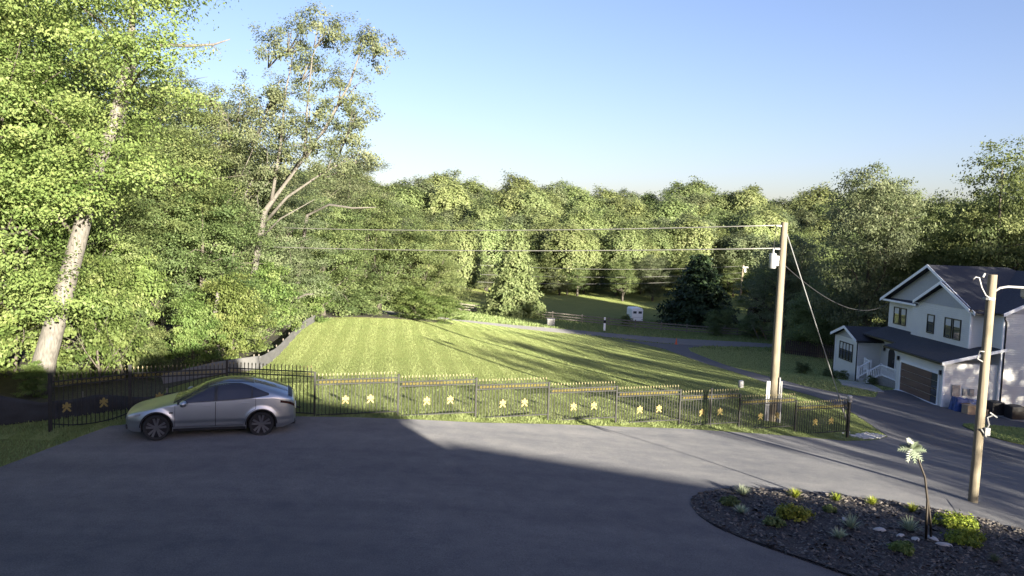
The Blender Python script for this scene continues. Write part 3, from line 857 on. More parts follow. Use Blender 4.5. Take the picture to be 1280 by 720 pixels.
# --- middle distance
place('tree', CON[1], 0.3, 119, 1.15, 1.22, 0, 'feathery light green conifer beside the field fence', 'tree')
place('tree', FAR[1], -9, 128, .55, .62, 1, 'shaded tree left of the light green conifer', 'tree')
place('tree', CON[0], 34.2, 140, 1.5, 1.2, 0, 'broad dark spreading conifer by the white trailer', 'tree')
place('tree', MID[0], 39.0, 84, 1.0, 1.36, .5, 'big rounded tree rising to the left of the house', 'tree')
place('tree', MID[1], 45.4, 84, .8, 1.10, 2.5, 'dark tree behind the front gable of the house', 'tree')
place('tree', MID[1], 49.8, 79, 1.05, 1.42, 4.0, 'tall tree behind the right end of the house roof', 'tree')
place('tree', MID[0], 50.0, 96, 1.0, .98, 3.3, 'pale crowned tree between the two big trees behind the house', 'tree')
place('tree', MID[0], 55.0, 82, 1.1, 1.44, 1.3, 'tree at the right edge of the picture behind the house', 'tree')
place('tree', MID[2], 36.0, 92, .9, .8, 1.3, 'bushy tree close behind the utility pole', 'tree')
place('tree', MID[0], 38.5, 108, .9, .95, 3.1, 'tree with bare pale limbs right of the utility pole', 'tree')
place('tree', MID[1], 44.0, 118, 1.0, .95, 5.1, 'tree across the road behind the utility pole', 'tree')
rr = random.Random(5)
mid = [(52, 122), (60, 112), (68, 96), (76, 88), (70, 118), (84, 104), (80, 128), (92, 120), (60, 138), (74, 145), (59, 158), (96, 92), (62, 168), (90, 150), (84, 76), (98, 74), (74, 70)]
for i, (x, y) in enumerate(mid):
    s = rr.uniform(.9, 1.15)
    place('tree', MID[i % 3] if i % 4 else FAR[i % 5], x + rr.uniform(-2, 2), y + rr.uniform(-2, 2), s * (.75 if i % 4 == 0 else 1), s * (.72 if i % 4 == 0 else .98), rr.uniform(0, 6), 'woodland tree in the dark stand behind the house', 'tree', 'trees of the stand behind the house')

# far wooded ridge
rr = random.Random(9)
rows = [(197, -40, 140, 7.5, .42), (186, 26, 120, 9, .5), (203, -60, 150, 6.6, .74), (218, -75, 165, 7.0, .90), (238, -85, 180, 7.4, 1.0), (262, -95, 195, 8.2, 1.04), (288, -110, 215, 9, 1.04), (150, -66, -14, 8.5, .62), (128, -70, -16, 8.5, .54), (108, -72, -20, 8.5, .48), (176, -66, -8, 8, .70)]
for (yy, x0, x1, step, hs) in rows:
    x = x0
    while x < x1:
        px = x + rr.uniform(-2.2, 2.2); py = yy + rr.uniform(-6, 6)
        s = rr.uniform(.86, 1.10) * hs
        if abs(px / py - .298) < .03 and py < 194: x += step; continue
        k = rr.choice([0, 0, 1, 1, 2, 3, 3, 4, 5])
        kit = FAR[k] if hs > .55 or yy < 150 else MID[k % 2]; s *= 1 if hs > .55 or yy < 150 else 1.35
        place('tree', kit, px, py, s * rr.uniform(1.05, 1.25), s * rr.uniform(.96, 1.10), rr.uniform(0, 6.28), 'leafy tree in the mass of the far wooded ridge', 'tree', 'trees of the far wooded ridge')
        x += step * rr.uniform(.85, 1.2)

# woodland to the right of the lot, outside the picture, that shades the house and its drive
rr = random.Random(17)
off = [(32, -8, .86), (36, -2, .9), (40, -10, 1.0), (44, 0, 1.0), (48, 8, 1.05), (50, -6, 1.1), (56, 4, 1.15), (58, 14, 1.15), (62, -4, 1.2), (66, 10, 1.2), (70, 22, 1.2), (74, 2, 1.25), (80, 14, 1.25), (84, 28, 1.2), (90, 6, 1.3), (94, 22, 1.3), (104, 14, 1.3), (104, 34, 1.2), (58, 26, 1.15), (64, 33, 1.2), (72, 32, 1.25), (72, 42, 1.25), (80, 38, 1.3), (82, 48, 1.25), (90, 44, 1.3), (94, 54, 1.25), (100, 46, 1.3), (110, 50, 1.3), (108, 62, 1.2), (118, 40, 1.35)]
for i, (x, y, s) in enumerate(off):
    kit = (MID if i >= 18 else OFF)[i % 2]; s *= 1.18 if i >= 18 else 1
    place('tree', kit, x, y, s * .95, s * .95, rr.uniform(0, 6), 'tree of the stand right of the parking lot outside the picture', 'tree', 'trees right of the parking lot')
# ------------------------------------------------------------------ the building the view is taken from (behind the camera)
def own_building():
    u = Vector((.915, -.402, 0)); n = Vector((.402, .915, 0))
    rz = math.atan2(u.y, u.x)
    o = thing('viewing_house', (0, 0, 0), 0, 'house the view is taken from, behind the camera', 'house')
    def P(a, b, z): return tuple(Vector((0, -1.0, 0)) + u * a + n * b + Vector((0, 0, z)))
    def block(a0, a1, depth, eave, ridge, nm):
        MB().prism([P(a0, 0, -2.5), P(a1, 0, -2.5), P(a1, -depth, -2.5), P(a0, -depth, -2.5)], (0, 0, 2.5 + eave - .05)).build('wall', M_siding, o)
        mb = MB(); e = .35
        mb.prism([P(a0 - e, e, eave), P(a0 - e, -depth / 2, ridge), P(a0 - e, -depth - e, eave), P(a0 - e, -depth - e, eave - .2), P(a0 - e, e, eave - .2)], u * (a1 - a0 + 2 * e))
        mb.build('roof', M_shingle, o)
    block(3.6, 16.4, 9, 6.62, 7.4, 'main')
    block(-22, 3.2, 9, 5.75, 6.3, 'low')
    block(16.9, 40, 8, 5.95, 6.2, 'wing')
    MB().prism([P(9.4, .2, 6.5), P(12.8, .2, 6.5), P(11.1, .2, 8.7)], n * -4.5).build('shade_peak', M_siding, o)  # unseen peak added to the roof to cast shade on the left trees
own_building()

# ------------------------------------------------------------------ fence
M_tipmesh = {}
def picket_mesh(h):
    return MB().box((0, 0, h / 2), (.020, .020, h)).mesh('picket', M_fence)
def tip_mesh():
    mb = MB(); w = .024; s = .030
    vs = [(-w/2, -w/2, 0), (w/2, -w/2, 0), (w/2, w/2, 0), (-w/2, w/2, 0), (-s/2, -s/2, .035), (s/2, -s/2, .035), (s/2, s/2, .035), (-s/2, s/2, .035), (0, 0, .080)]
    mb.add(vs, [(0, 1, 5, 4), (1, 2, 6, 5), (2, 3, 7, 6), (3, 0, 4, 7), (4, 5, 8), (5, 6, 8), (6, 7, 8), (7, 4, 8)])
    return mb.mesh('spear_tip', M_tip)
TIP = tip_mesh()

def emblem_mesh():
    """cast gold ornament: leaf top, two curled side leaves, waist, two curled feet"""
    mb = MB()
    def blob(cx, cz, rx, rz_, rot=0, th=.016):
        pts = []
        for k in range(10):
            a = 2 * PI * k / 10
            x, z = rx * math.cos(a), rz_ * math.sin(a)
            pts.append((cx + x * math.cos(rot) - z * math.sin(rot), -th / 2, cz + x * math.sin(rot) + z * math.cos(rot)))
        mb.prism(pts, (0, th, 0))
    blob(0, .085, .038, .062, 0, .020)
    blob(-.062, .045, .030, .058, .75, .016); blob(.062, .045, .030, .058, -.75, .017)
    blob(-.088, .005, .024, .024, 0, .019); blob(.088, .005, .024, .024, 0, .0195)
    blob(0, .0, .030, .050, 0, .022)
    blob(-.052, -.070, .028, .062, -.6, .0165); blob(.052, -.070, .028, .062, .6, .0175)
    blob(-.086, -.112, .026, .022, 0, .0185); blob(.086, -.112, .026, .022, 0, .0188)
    return mb.mesh('emblem', M_gold)
EMB = emblem_mesh()

def fence_panel(o, a, b, z0, h, bottom=0.07, emblems=(.36, .66), arch=0.0, sp=.115, gold=True, eh=.53):
    """pickets, rails and rings from a to b on a level base z0"""
    a = Vector((a[0], a[1], 0)); b = Vector((b[0], b[1], 0)); d = b - a; L = d.length; d.normalize()
    ang = math.atan2(d.y, d.x)
    mid = (a + b) / 2
    for zz in (h - .13, h - .27):
        MB().box((mid.x, mid.y, z0 + zz), (L - .03, .034, .032), ang).build('rail', M_fence, o)
    if arch:
        pts = [(a + d * (L * k / 14)) for k in range(15)]
        MB().tube([(p.x, p.y, z0 + bottom + arch * (k - 7) ** 2 / 49.0) for k, p in enumerate(pts)], .019, 6).build('rail', M_fence, o)
    else:
        MB().box((mid.x, mid.y, z0 + bottom + .02), (L - .03, .034, .032), ang).build('rail', M_fence, o)
    n = int(round(L / sp)) - 1
    pm = picket_mesh(h - bottom)
    rings = MB()
    for k in range(1, n + 1):
        p = a + d * (L * k / (n + 1))
        q = inst('picket', pm, o, (p.x, p.y, z0 + bottom), (0, 0, ang))
        inst('spear_tip', TIP, q, (0, 0, h - bottom))
        c = a + d * (L * (k + .5) / (n + 1))
        if k < n:
            m = 8; rad = .028
            pts = [(c.x + d.x * rad * math.cos(t), c.y + d.y * rad * math.cos(t), z0 + h - .20 + rad * math.sin(t)) for t in np.linspace(0, 2 * PI, m + 1)]
            rings.tube(pts, .012, 4, cap=False)
    tag(rings.build('ring_row', M_gold, o), kind='stuff')
    nv = Vector((d.y, -d.x, 0))
    for e in emblems:
        p = a + d * (L * e) + nv * .03
        inst('emblem', EMB, o, (p.x, p.y, z0 + eh), (0, 0, ang))

def post(o, x, y, zb, h, w=.06, cap=True):
    mb = MB().box((x, y, zb + h / 2 - .1), (w, w, h + .2), .34)
    if cap: mb.box((x, y, zb + h + .012), (w * 1.25, w * 1.25, .024), .34)
    return mb.build('post', M_fence, o)

def fences():
    o = thing('picket_fence', (FENCE_A[0], FENCE_A[1], 0), 0, 'long black picket fence stepping down the slope with gold tips and ornaments', 'fence')
    o.location = (0, 0, 0)
    H = 1.30
    for k in range(8):
        a = FENCE_A + (FENCE_B - FENCE_A) * k / 8; b = FENCE_A + (FENCE_B - FENCE_A) * (k + 1) / 8
        za, zb = tz1(*a), tz1(*b)
        z0 = max(za, zb) * .55 + min(za, zb) * .45
        fence_panel(o, a, b, z0, H, .06)
        post(o, a[0], a[1], za, (z0 - za) + H + .10)
        if k == 5:
            m = a * .49 + b * .51
            post(o, m[0], m[1], tz1(*m), H + .10)
    zb = tz1(*FENCE_B)
    post(o, FENCE_B[0], FENCE_B[1], zb, H + .14, .09)
    for i, (x, y, z) in enumerate([(*(FENCE_A + (FENCE_B - FENCE_A) * .75), 0), (*FENCE_B, 0)]):
        z = tz1(x, y) + H + (.26 if i == 0 else .18)
        lb = ('white solar lamp on the fence post left of the utility pole', 'white solar lamp on the last fence post by the driveway')[i]
        l = thing('post_lamp', (x, y, z), .34, lb, 'lamp', 'solar lamps on the fence posts')
        MB().box((0, 0, .0), (.15, .15, .04)).build('base', M_whiteplastic, l)
        MB().lathe([(.0, .02), (.085, .02), (.10, .06), (.10, .20), (.075, .235), (0, .24)], 12).build('shade', M_whiteplastic, l, smooth='auto')
    # gates on the left: three leaves between heavier posts
    G = [(-5.95, 23.3), (-8.75, 23.5), (-11.15, 22.3), (-12.6, 20.8)]
    lbs = ['black gate leaf standing behind the rear half of the car', 'black arched gate leaf behind the front of the car', 'black arched gate leaf at the far left end of the fence']
    for k in range(3):
        a, b = G[k + 1], G[k]
        g = thing('gate', (0, 0, 0), 0, lbs[k], 'gate')
        fence_panel(g, a, b, min(tz1(*a), tz1(*b)) + .02, 1.50, .06, emblems=(.2, .66) if k == 2 else (.3, .7), arch=0.0 if k == 0 else .16, eh=.62)
        post(g, a[0] + .02, a[1], tz1(*a), 1.62, .09 if k != 0 else .07)
fences()

# ------------------------------------------------------------------ fabric silt fences
def fabric(name, pts, hs, mat, label, bulge=.08, sag=0.0, posts=True, seed=1):
    r = np.random.default_rng(seed)
    o = thing(name, (0, 0, 0), 0, label, 'fabric fence')
    P = np.array(pts); d = np.linalg.norm(np.diff(P, axis=0), axis=1); s = np.concatenate([[0], np.cumsum(d)])
    n = int(s[-1] / .35) + 1; m = 7
    mb = MB()
    for i in range(n + 1):
        q = s[-1] * i / n
        x = np.interp(q, s, P[:, 0]); y = np.interp(q, s, P[:, 1]); h = np.interp(q, s, hs)
        h *= 1 - sag * abs(math.sin(q * 1.25)) * r.uniform(.6, 1)
        z = tz1(x, y)
        for k in range(m):
            v = k / (m - 1)
            bx = bulge * math.sin(PI * v) * math.sin(q * 2.3 + k) + r.normal(0, .012)
            mb.v.append((x + bx, y + bx * .6, z - .05 + (h + .05) * v))
    for i in range(n):
        for k in range(m - 1):
            a = i * m + k
            mb.f.append((a, a + 1, a + m + 1, a + m))
    c = mb.build('fabric', mat, o, smooth=True)
    md = c.modifiers.new('thick', 'SOLIDIFY'); md.thickness = .008
    if posts:
        for q in np.arange(.1, s[-1], 2.4):
            x = np.interp(q, s, P[:, 0]); y = np.interp(q, s, P[:, 1]); h = np.interp(q, s, hs)
            MB().box((x - .05, y + .03, tz1(x, y) + h / 2), (.04, .04, h + .15)).build('stake', M_fieldwood, o)
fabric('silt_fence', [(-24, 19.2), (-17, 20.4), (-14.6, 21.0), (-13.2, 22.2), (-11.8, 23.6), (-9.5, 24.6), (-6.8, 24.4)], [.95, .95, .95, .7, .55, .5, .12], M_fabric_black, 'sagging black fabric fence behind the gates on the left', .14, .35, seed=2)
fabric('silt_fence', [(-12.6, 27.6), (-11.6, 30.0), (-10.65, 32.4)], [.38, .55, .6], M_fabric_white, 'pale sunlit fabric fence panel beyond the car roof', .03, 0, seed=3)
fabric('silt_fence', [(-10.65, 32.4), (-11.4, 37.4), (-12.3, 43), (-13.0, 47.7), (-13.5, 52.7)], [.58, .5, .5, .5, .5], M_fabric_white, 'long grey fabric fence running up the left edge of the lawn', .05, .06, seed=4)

# ------------------------------------------------------------------ poles and wires
def catenary(a, b, sag, n=28):
    a = np.array(a, float); b = np.array(b, float)
    return [tuple(a + (b - a) * k / n - np.array((0, 0, 4 * sag * (k / n) * (1 - k / n)))) for k in range(n + 1)]

def utility_pole():
    x, y = 11.15, 31.9; z = tz1(x, y)
    o = thing('utility_pole', (x, y, z), 0, 'tall wooden utility pole with transformer standing behind the fence', 'utility pole')
    top = 8.35
    MB().tube([(0, 0, -.5), (0, 0, 3), (.02, 0, top)], [.19, .175, .135], 14).build('pole', M_pole, o, smooth='auto')
    tr = MB().lathe([(0, 6.42), (.13, 6.43), (.15, 6.48), (.15, 7.0), (.13, 7.06), (0, 7.07)], 16, c=(-.38, -.02, 0)).build('transformer', M_grey, o, smooth='auto')
    MB().lathe([(0, 7.06), (.035, 7.06), (.05, 7.1), (.03, 7.16), (.045, 7.2), (.02, 7.26), (0, 7.27)], 8, c=(-.38, -.02, 0)).build('bushing', M_grey, tr, smooth=True)
    MB().box((-.18, 0, 6.75), (.12, .08, .4)).build('bracket', M_grey, o)
    for zz, dx in ((8.2, -.2), (7.25, -.2)):
        MB().lathe([(0, -.10), (.03, -.10), (.05, -.04), (.03, 0), (.05, .05), (0, .10)], 8, axis='X', c=(dx - .05, -.03, zz)).build('insulator', M_whiteplastic, o, smooth=True)
        MB().box((-.13, -.02, zz), (.12, .05, .06)).build('bracket', M_grey, o)
    MB().tube([(-.25, .02, 8.3), (-.33, .02, 7.9), (-.36, .0, 7.3)], .012, 5).build('lead_wire', M_blackrough, o)
    for i, (dx, h) in enumerate(((.16, 1.9), (.24, 1.75))):
        MB().tube([(dx, -.2 - .02 * i, -.2), (dx - .01, -.2, h)], .036, 8).build('conduit', M_whiteplastic, o, smooth='auto')
    MB().tube([(.14, -.12, 1.7), (.13, -.11, 5), (.10, -.08, 7.6)], .014, 6).build('riser_cable', M_blackrough, o)
    MB().box((-.30, -.12, .85), (.16, .12, 1.75)).build('meter_pedestal', M_grey, o, bevel=.01)
    w = thing('guy_wire', (x, y, z), 0, 'slanting guy wire from the utility pole with white guard at its foot', 'wire')
    gx, gy = 16.0, 35.6; gz = tz1(gx, gy) - z
    A = Vector((.1, .05, 8.05)); B = Vector((gx - x, gy - y, gz))
    MB().tube([A, B], .020, 6).build('strand', M_grey, w)
    MB().tube([B + (A - B) * .012, B + (A - B) * .17], .045, 8).build('guard', M_whiteplastic, w)
    P1 = (x - .3, y - .03, z + 8.22); P2 = (x - .3, y - .03, z + 7.27)
    for (p, q, sag, lb) in ((P1, (-34, 60, tz1(-34, 60) + 6.0), .6, 'upper pale overhead cable running left from the utility pole'), (P2, (-34, 58, tz1(-34, 58) + 4.4), .5, 'lower pale overhead cable running left from the utility pole')):
        tag(MB().tube(catenary(p, q, sag), .024, 5).build('overhead_cable', M_cable, smooth=True), lb, 'cable')
    tag(MB().tube(catenary((x + .1, y, z + 6.6), (33.0, 66.6, 1.0), 1.3), .022, 5).build('overhead_cable', M_blackrough, smooth=True), 'dark service cable drooping from the utility pole to the house', 'cable')
utility_pole()

def flood_pole():
    x, y = 12.2, 19.6; z = tz1(x, y)
    o = thing('lamp_pole', (x, y, z), 0, 'short squared timber pole with a floodlight arm beside the planting bed', 'lamp post')
    MB().tube([(0, 0, -.4), (.02, 0, 2), (.06, .02, 5.95)], [.122, .116, .108], 12).build('pole', M_pole, o, smooth='auto')
    MB().tube([(.10, 0, 5.50), (.25, -.01, 5.62), (.45, -.02, 5.66), (.86, -.03, 5.65)], .03, 8).build('arm', M_whiteplastic, o, smooth=True)
    l = MB().box((1.02, -.03, 5.52), (.34, .26, .24)).build('lamp_head', M_whiteplastic, o, bevel=.02)
    MB().box((.97, -.03, 5.71), (.14, .14, .14)).build('photocell', M_whiteplastic, l, bevel=.02)
    MB().box((1.02, -.03, 5.385), (.26, .2, .03)).build('lens', M_lens, l)
    MB().tube([(-.02, -.1, 5.35), (-.15, -.1, 5.42), (-.27, -.1, 5.62), (-.35, -.1, 5.86), (-.44, -.1, 5.88), (-.5, -.1, 5.82)], .018, 6).build('service_cable', M_whiteplastic, o, smooth=True)
    MB().tube([(-.26, -.1, 5.88), (-.22, -.1, 5.98)], .03, 6).build('insulator', M_whiteplastic, o)
    MB().lathe([(.132, 5.30), (.14, 5.31), (.14, 5.36), (.132, 5.37)], 12).build('clamp', M_whiteplastic, o)
    MB().tube([(-.08, -.1, 3.98), (-.22, -.14, 4.0), (-.25, -.14, 3.8), (-.1, -.1, 3.72)], .018, 6).build('cable_loop', M_whiteplastic, o, smooth=True)
    b = MB()
    b.tube([(.1, -.1, 1.90), (.17, -.15, 2.1), (.13, -.12, 2.28), (.25, -.16, 2.36)], .022, 6)
    b.box((.13, -.14, 1.92), (.13, .1, .2)); b.tube([(.16, -.16, 2.42), (.34, -.18, 2.30)], .02, 6); b.tube([(-.02, -.14, 1.98), (.12, -.16, 1.78)], .02, 6)
    b.build('socket_box', M_whiteplastic, o)
flood_pole()
# ------------------------------------------------------------------ parked car
def car():
    def sp(keys):
        k = np.array(sorted(keys)); X, Yv = k[:, 0], k[:, 1]
        h = np.diff(X); dl = np.diff(Yv) / h
        m = np.zeros(len(X)); m[0] = dl[0]; m[-1] = dl[-1]
        for i in range(1, len(X) - 1):
            if dl[i - 1] * dl[i] > 0:
                w1 = 2 * h[i] + h[i - 1]; w2 = h[i] + 2 * h[i - 1]
                m[i] = (w1 + w2) / (w1 / dl[i - 1] + w2 / dl[i])
        def f(x):
            x = np.clip(x, X[0], X[-1]); i = np.clip(np.searchsorted(X, x) - 1, 0, len(X) - 2)
            t = (x - X[i]) / h[i]
            return ((1 + 2 * t) * (1 - t) ** 2 * Yv[i] + t * (1 - t) ** 2 * h[i] * m[i] + t * t * (3 - 2 * t) * Yv[i + 1] + t * t * (t - 1) * h[i] * m[i + 1])
        return f
    top = sp([(2.40, .60), (2.36, .70), (2.26, .79), (2.05, .87), (1.6, .965), (1.15, 1.075), (.95, 1.145), (.6, 1.30), (.25, 1.455), (-.1, 1.56), (-.45, 1.612), (-.85, 1.600), (-1.3, 1.535), (-1.75, 1.415), (-2.1, 1.285), (-2.28, 1.19), (-2.33, 1.09), (-2.37, .95), (-2.39, .62)])
    belt = sp([(2.40, .57), (2.32, .66), (2.2, .72), (1.9, .80), (1.5, .90), (1.0, .99), (.5, 1.045), (-.5, 1.09), (-1.2, 1.13), (-1.7, 1.13), (-2.1, 1.07), (-2.3, .98), (-2.37, .88), (-2.39, .58)])
    wid = sp([(2.40, .30), (2.37, .52), (2.30, .68), (2.15, .78), (1.9, .865), (1.5, .925), (1.0, .935), (.3, .94), (-.6, .945), (-1.4, .955), (-1.8, .925), (-2.1, .86), (-2.28, .77), (-2.36, .68), (-2.39, .55)])
    FX, RX, RW, RA, ZW = 1.50, -1.39, .362, .425, .362
    def zlow(x):
        z = .235 + .10 * max(0, (x - 2.15) / .25) + .12 * max(0, (-x - 2.0) / .38)
        for wx in (FX, RX):
            if abs(x - wx) < RA: z = max(z, ZW + math.sqrt(RA ** 2 - (x - wx) ** 2))
        return min(z, belt(x) - .06)
    def side(x, z):
        """half width of the lower body at x, z"""
        w = wid(x); b = belt(x)
        u = (z - .56) / max(.1, b - .56)
        if z >= .56: f = 1.0 - .035 * max(0, u) ** 2
        else: f = 1.0 - .065 * ((.56 - z) / .33) ** 1.6
        f -= .012 * math.exp(-((z - .47) / .055) ** 2)            # scooped lower door
        for wx in (FX, RX):                                         # wheel-arch flare
            d = math.hypot(x - wx, z - ZW)
            f += .028 * math.exp(-((d - RA - .03) / .07) ** 2)
        return w * f
    def upper(x, t):
        H = top(x) - belt(x)
        g = min(1, max(0, (H - .14) / .33)); g = g * g * (3 - 2 * g)
        k = .05 + .27 * g; n = 2.2 + 4.2 * g; pw = .62 - .10 * g
        y = side(x, belt(x)) * (1 - k * t) * max(0.0, 1 - t ** n) ** pw
        return y, belt(x) + H * t
    xs = set(np.round(np.linspace(-2.39, 2.40, 74), 4))
    for wx in (FX, RX):
        for a in np.linspace(0, PI, 21): xs.add(round(wx + RA * math.cos(a), 4))
        xs |= {round(wx + RA + .004, 4), round(wx - RA - .004, 4)}
    xs |= {2.385, 2.37, 2.34, -2.38, -2.365, -2.34, -2.31}
    xs = np.array(sorted(xs))
    NL, NU = 28, 18
    tt = 1 - np.cos(np.linspace(0, PI / 2, NU + 1))[1:][::-1] if False else np.sin(np.linspace(0, PI / 2, NU + 1))[1:]
    o = thing('parked_car', (-8.22, 21.2, tz1(-8.2, 21.2) + .02), R(197.0), 'silver grey hatchback car parked in front of the gates', 'car')
    o.scale = (.915, .915, .93)
    mb = MB(); ring = 2 + NL + NU
    for sgn in (1, -1):
        b0 = len(mb.v)
        for x in xs:
            zl = zlow(x); bz = belt(x)
            mb.v.append((x, 0, zl + .005)); mb.v.append((x, sgn * side(x, zl) * .86, zl))
            for k in range(NL):
                z = zl + (bz - zl) * k / (NL - 1); mb.v.append((x, sgn * side(x, z), z))
            for t_ in tt:
                y, z = upper(x, t_); mb.v.append((x, sgn * y, z))
        for i in range(len(xs) - 1):
            for k in range(ring - 1):
                a = b0 + i * ring + k; q = (a, a + 1, a + ring + 1, a + ring)
                mb.f.append(q if sgn > 0 else q[::-1])
        for e in (0, len(xs) - 1):
            mb.f.append(tuple(b0 + e * ring + k for k in range(ring)))
    me = mb.mesh('body', M_paint, smooth=True)
    bm = bmesh.new(); bm.from_mesh(me); bmesh.ops.remove_doubles(bm, verts=bm.verts, dist=.0008); bmesh.ops.recalc_face_normals(bm, faces=bm.faces); bm.to_mesh(me); bm.free()
    me.set_sharp_from_angle(angle=R(38))
    body = inst('body', me, o)
    def patch(name, mat, pts_fn, nu, nv, parent, off=.004, thick=0.006):
        """grid patch pts_fn(u,v)->(x,y,z) pushed out along its normal"""
        G = np.array([[pts_fn(i / nu, j / nv) for j in range(nv + 1)] for i in range(nu + 1)])
        du = np.gradient(G, axis=0); dv = np.gradient(G, axis=1); N = np.cross(du, dv); N /= (np.linalg.norm(N, axis=2)[..., None] + 1e-9)
        c = np.array((0, 0, .6)); flip = np.sign(((G - c) * N).sum(2).mean()) or 1
        G = G + N * flip * off
        mb = MB(); mb.v = [tuple(p) for p in G.reshape(-1, 3)]
        m = nv + 1
        for i in range(nu):
            for j in range(nv):
                a = i * m + j; q = (a, a + 1, a + m + 1, a + m); mb.f.append(q if flip < 0 else q[::-1])
        me = bpy.data.meshes.new(name); me.from_pydata(mb.v, [], mb.f); me.materials.append(mat)
        me.polygons.foreach_set('use_smooth', [True] * len(me.polygons)); me.update()
        return inst(name, me, parent)
    # glass
    def win(name, x0, x1, lo, hi, s, mat=M_carglass, off=.004, nu=26):
        return patch(name, mat, lambda u, v: (lambda x: (lambda y_z: (x, s * y_z[0], y_z[1]))(upper(x, lo(x) + (hi(x) - lo(x)) * v)))(x0 + (x1 - x0) * u), nu, 8, body, off)
    def lo(x): return .05 + (.20 * max(0, (-x - 1.05) / .5) ** 1.5) + .03 * max(0, x - .3)
    def hi(x): return .80 - .42 * max(0, (-x - .75) / .8) ** 1.4 - .05 * max(0, x - .2)
    for s in (1, -1):
        win('window_trim', .955, -1.60, lambda x: lo(x) - .05, lambda x: min(.9, hi(x) + .05), s, M_blackrough, .003, 40)
        win('window', .86, -.06, lo, hi, s, M_carglass, .007)
        win('window', -.15, -1.10, lo, hi, s, M_carglass, .007)
        win('window', -1.14, -1.53, lo, hi, s, M_carglass, .007)
    def across(x0, x1, tmin, nu):
        def f(u, v):
            x = x0 + (x1 - x0) * u; w = abs(2 * v - 1); sg = 1 if v >= .5 else -1
            y, z = upper(x, 1 - (1 - tmin(x)) * w ** 1.5); return (x, sg * y, z)
        return f
    patch('windshield', M_carglass, across(1.06, .128, lambda x: .86 - .5 * max(0, (x - .55) / .5), 20), 22, 22, body, .004)
    patch('roof_glass', M_carglass, across(.120, -1.165, lambda x: .88, 20), 22, 22, body, .004)
    patch('rear_window', M_carglass, across(-1.172, -2.14, lambda x: .90 - .12 * max(0, (-x - 1.3)), 20), 20, 20, body, .004)
    # doors with seams
    def low(x0, x1, z0f, z1f, s):
        return lambda u, v: (lambda x: (lambda z: (x, s * side(x, z), z))(z0f(x) + (z1f(x) - z0f(x)) * v))(x0 + (x1 - x0) * u)
    def rear_edge(x): return max(.37, (ZW + math.sqrt(max(0, (RA + .07) ** 2 - (x - RX) ** 2))) if abs(x - RX) < RA + .07 else .37)
    for s in (1, -1):
        for (x0, x1, zf) in ((1.0, -.09, lambda x: .37), (-.11, -1.22, rear_edge)):
            patch('door_seam', M_blackrough, low(x0 + .012, x1 - .012, lambda x, zf=zf: zf(x) - .010, lambda x: belt(x) - .004, s), 28, 28, body, .0022)
            d = patch('door', M_paint, low(x0, x1, zf, lambda x: belt(x) - .012, s), 28, 28, body, .006)
            hx = x1 + .22 if x1 > -.5 else x1 + .30
            hz = belt(hx) - .105
            MB().box((hx, s * (side(hx, hz) + .010), hz), (.20, .016, .026)).build('handle', M_paint, d, bevel=.006)
        patch('sill_trim', M_blackrough, low(FX - RA - .02, RX + RA + .02, lambda x: .235, lambda x: .315, s), 20, 3, body, .005)
        for wx in (FX, RX):
            def arch(u, v, wx=wx):
                a = PI * u; rr_ = RA + .002 + .035 * v; x = wx + rr_ * math.cos(a); z = max(.24, ZW + rr_ * math.sin(a) - .0)
                return (x, s * side(x, z), z)
            patch('arch_trim', M_blackrough, arch, 26, 2, body, .007)
        patch('headlight', M_lens, low(2.31, 1.93, lambda x: belt(x) - .10 + .05 * (2.31 - x), lambda x: belt(x) - .035, s), 10, 4, body, .006)
        patch('taillight', M_tail, low(-2.34, -1.93, lambda x: belt(x) - .13, lambda x: belt(x) - .05 - .02 * (x + 2.34), s), 10, 4, body, .006)
        patch('side_marker', M_blackrough, low(1.16, 1.06, lambda x: .76, lambda x: .80, s), 3, 2, body, .006)
        # mirror
        my = side(.78, belt(.78))
        mm = MB()
        mm.tube([(.80, s * (my - .05), .99), (.80, s * (my + .06), 1.0)], [.03, .025], 8)
        prof = [(0, -.115), (.05, -.11), (.075, -.05), (.08, .03), (.065, .10), (0, .12)]
        m2 = MB().lathe(prof, 14, axis='Y')
        mm.add([(p[0] * 1.25 + .77, s * (my + .15) + p[1] * 1.1, p[2] * 1.15 + 1.06) for p in m2.v], m2.f)
        mm.build('mirror', M_paint, body, smooth=True)
        for wx in (FX, RX):
            w = inst('wheel', MB().lathe([(RW - .09, -.10), (RW - .025, -.115), (RW, -.085), (RW, .085), (RW - .025, .115), (RW - .09, .10)], 40, axis='Y').mesh('tyre', M_rubber, smooth='auto'), o, (wx, s * .835, RW))
            w.name = 'wheel'
            MB().lathe([(0, .055), (.10, .06), (RW - .10, .045), (RW - .085, .09), (RW - .095, .10), (RW - .085, -.1), (0, -.1)], 36, axis='Y').build('rim', M_rimdark, w, smooth='auto', rot=(0, 0, 0 if s > 0 else PI))
            spk = MB()
            for k in range(5):
                for dd in (-.13, .13):
                    a = 2 * PI * k / 5 + .3
                    p0 = Vector((.055 * math.cos(a + dd * 2), .085, .055 * math.sin(a + dd * 2))); p1 = Vector(((RW - .09) * math.cos(a + dd * 1.7), .10, (RW - .09) * math.sin(a + dd * 1.7)))
                    dv = (p1 - p0); n = Vector((-dv.z, 0, dv.x)).normalized()
                    spk.prism([p0 - n * .022, p0 + n * .022, p1 + n * .034, p1 - n * .034], (0, .016, 0))
            spk.lathe([(0, .112), (.05, .112), (.062, .095), (.062, .08)], 14, axis='Y')
            spk.build('spoke_set', M_rim, w, rot=(0, 0, 0 if s > 0 else PI))
    # black underside, bumper blades, rear spoiler and diffuser
    MB().box((0.05, 0, .30), (3.9, 1.35, .18)).build('underbody', M_rubber, body)
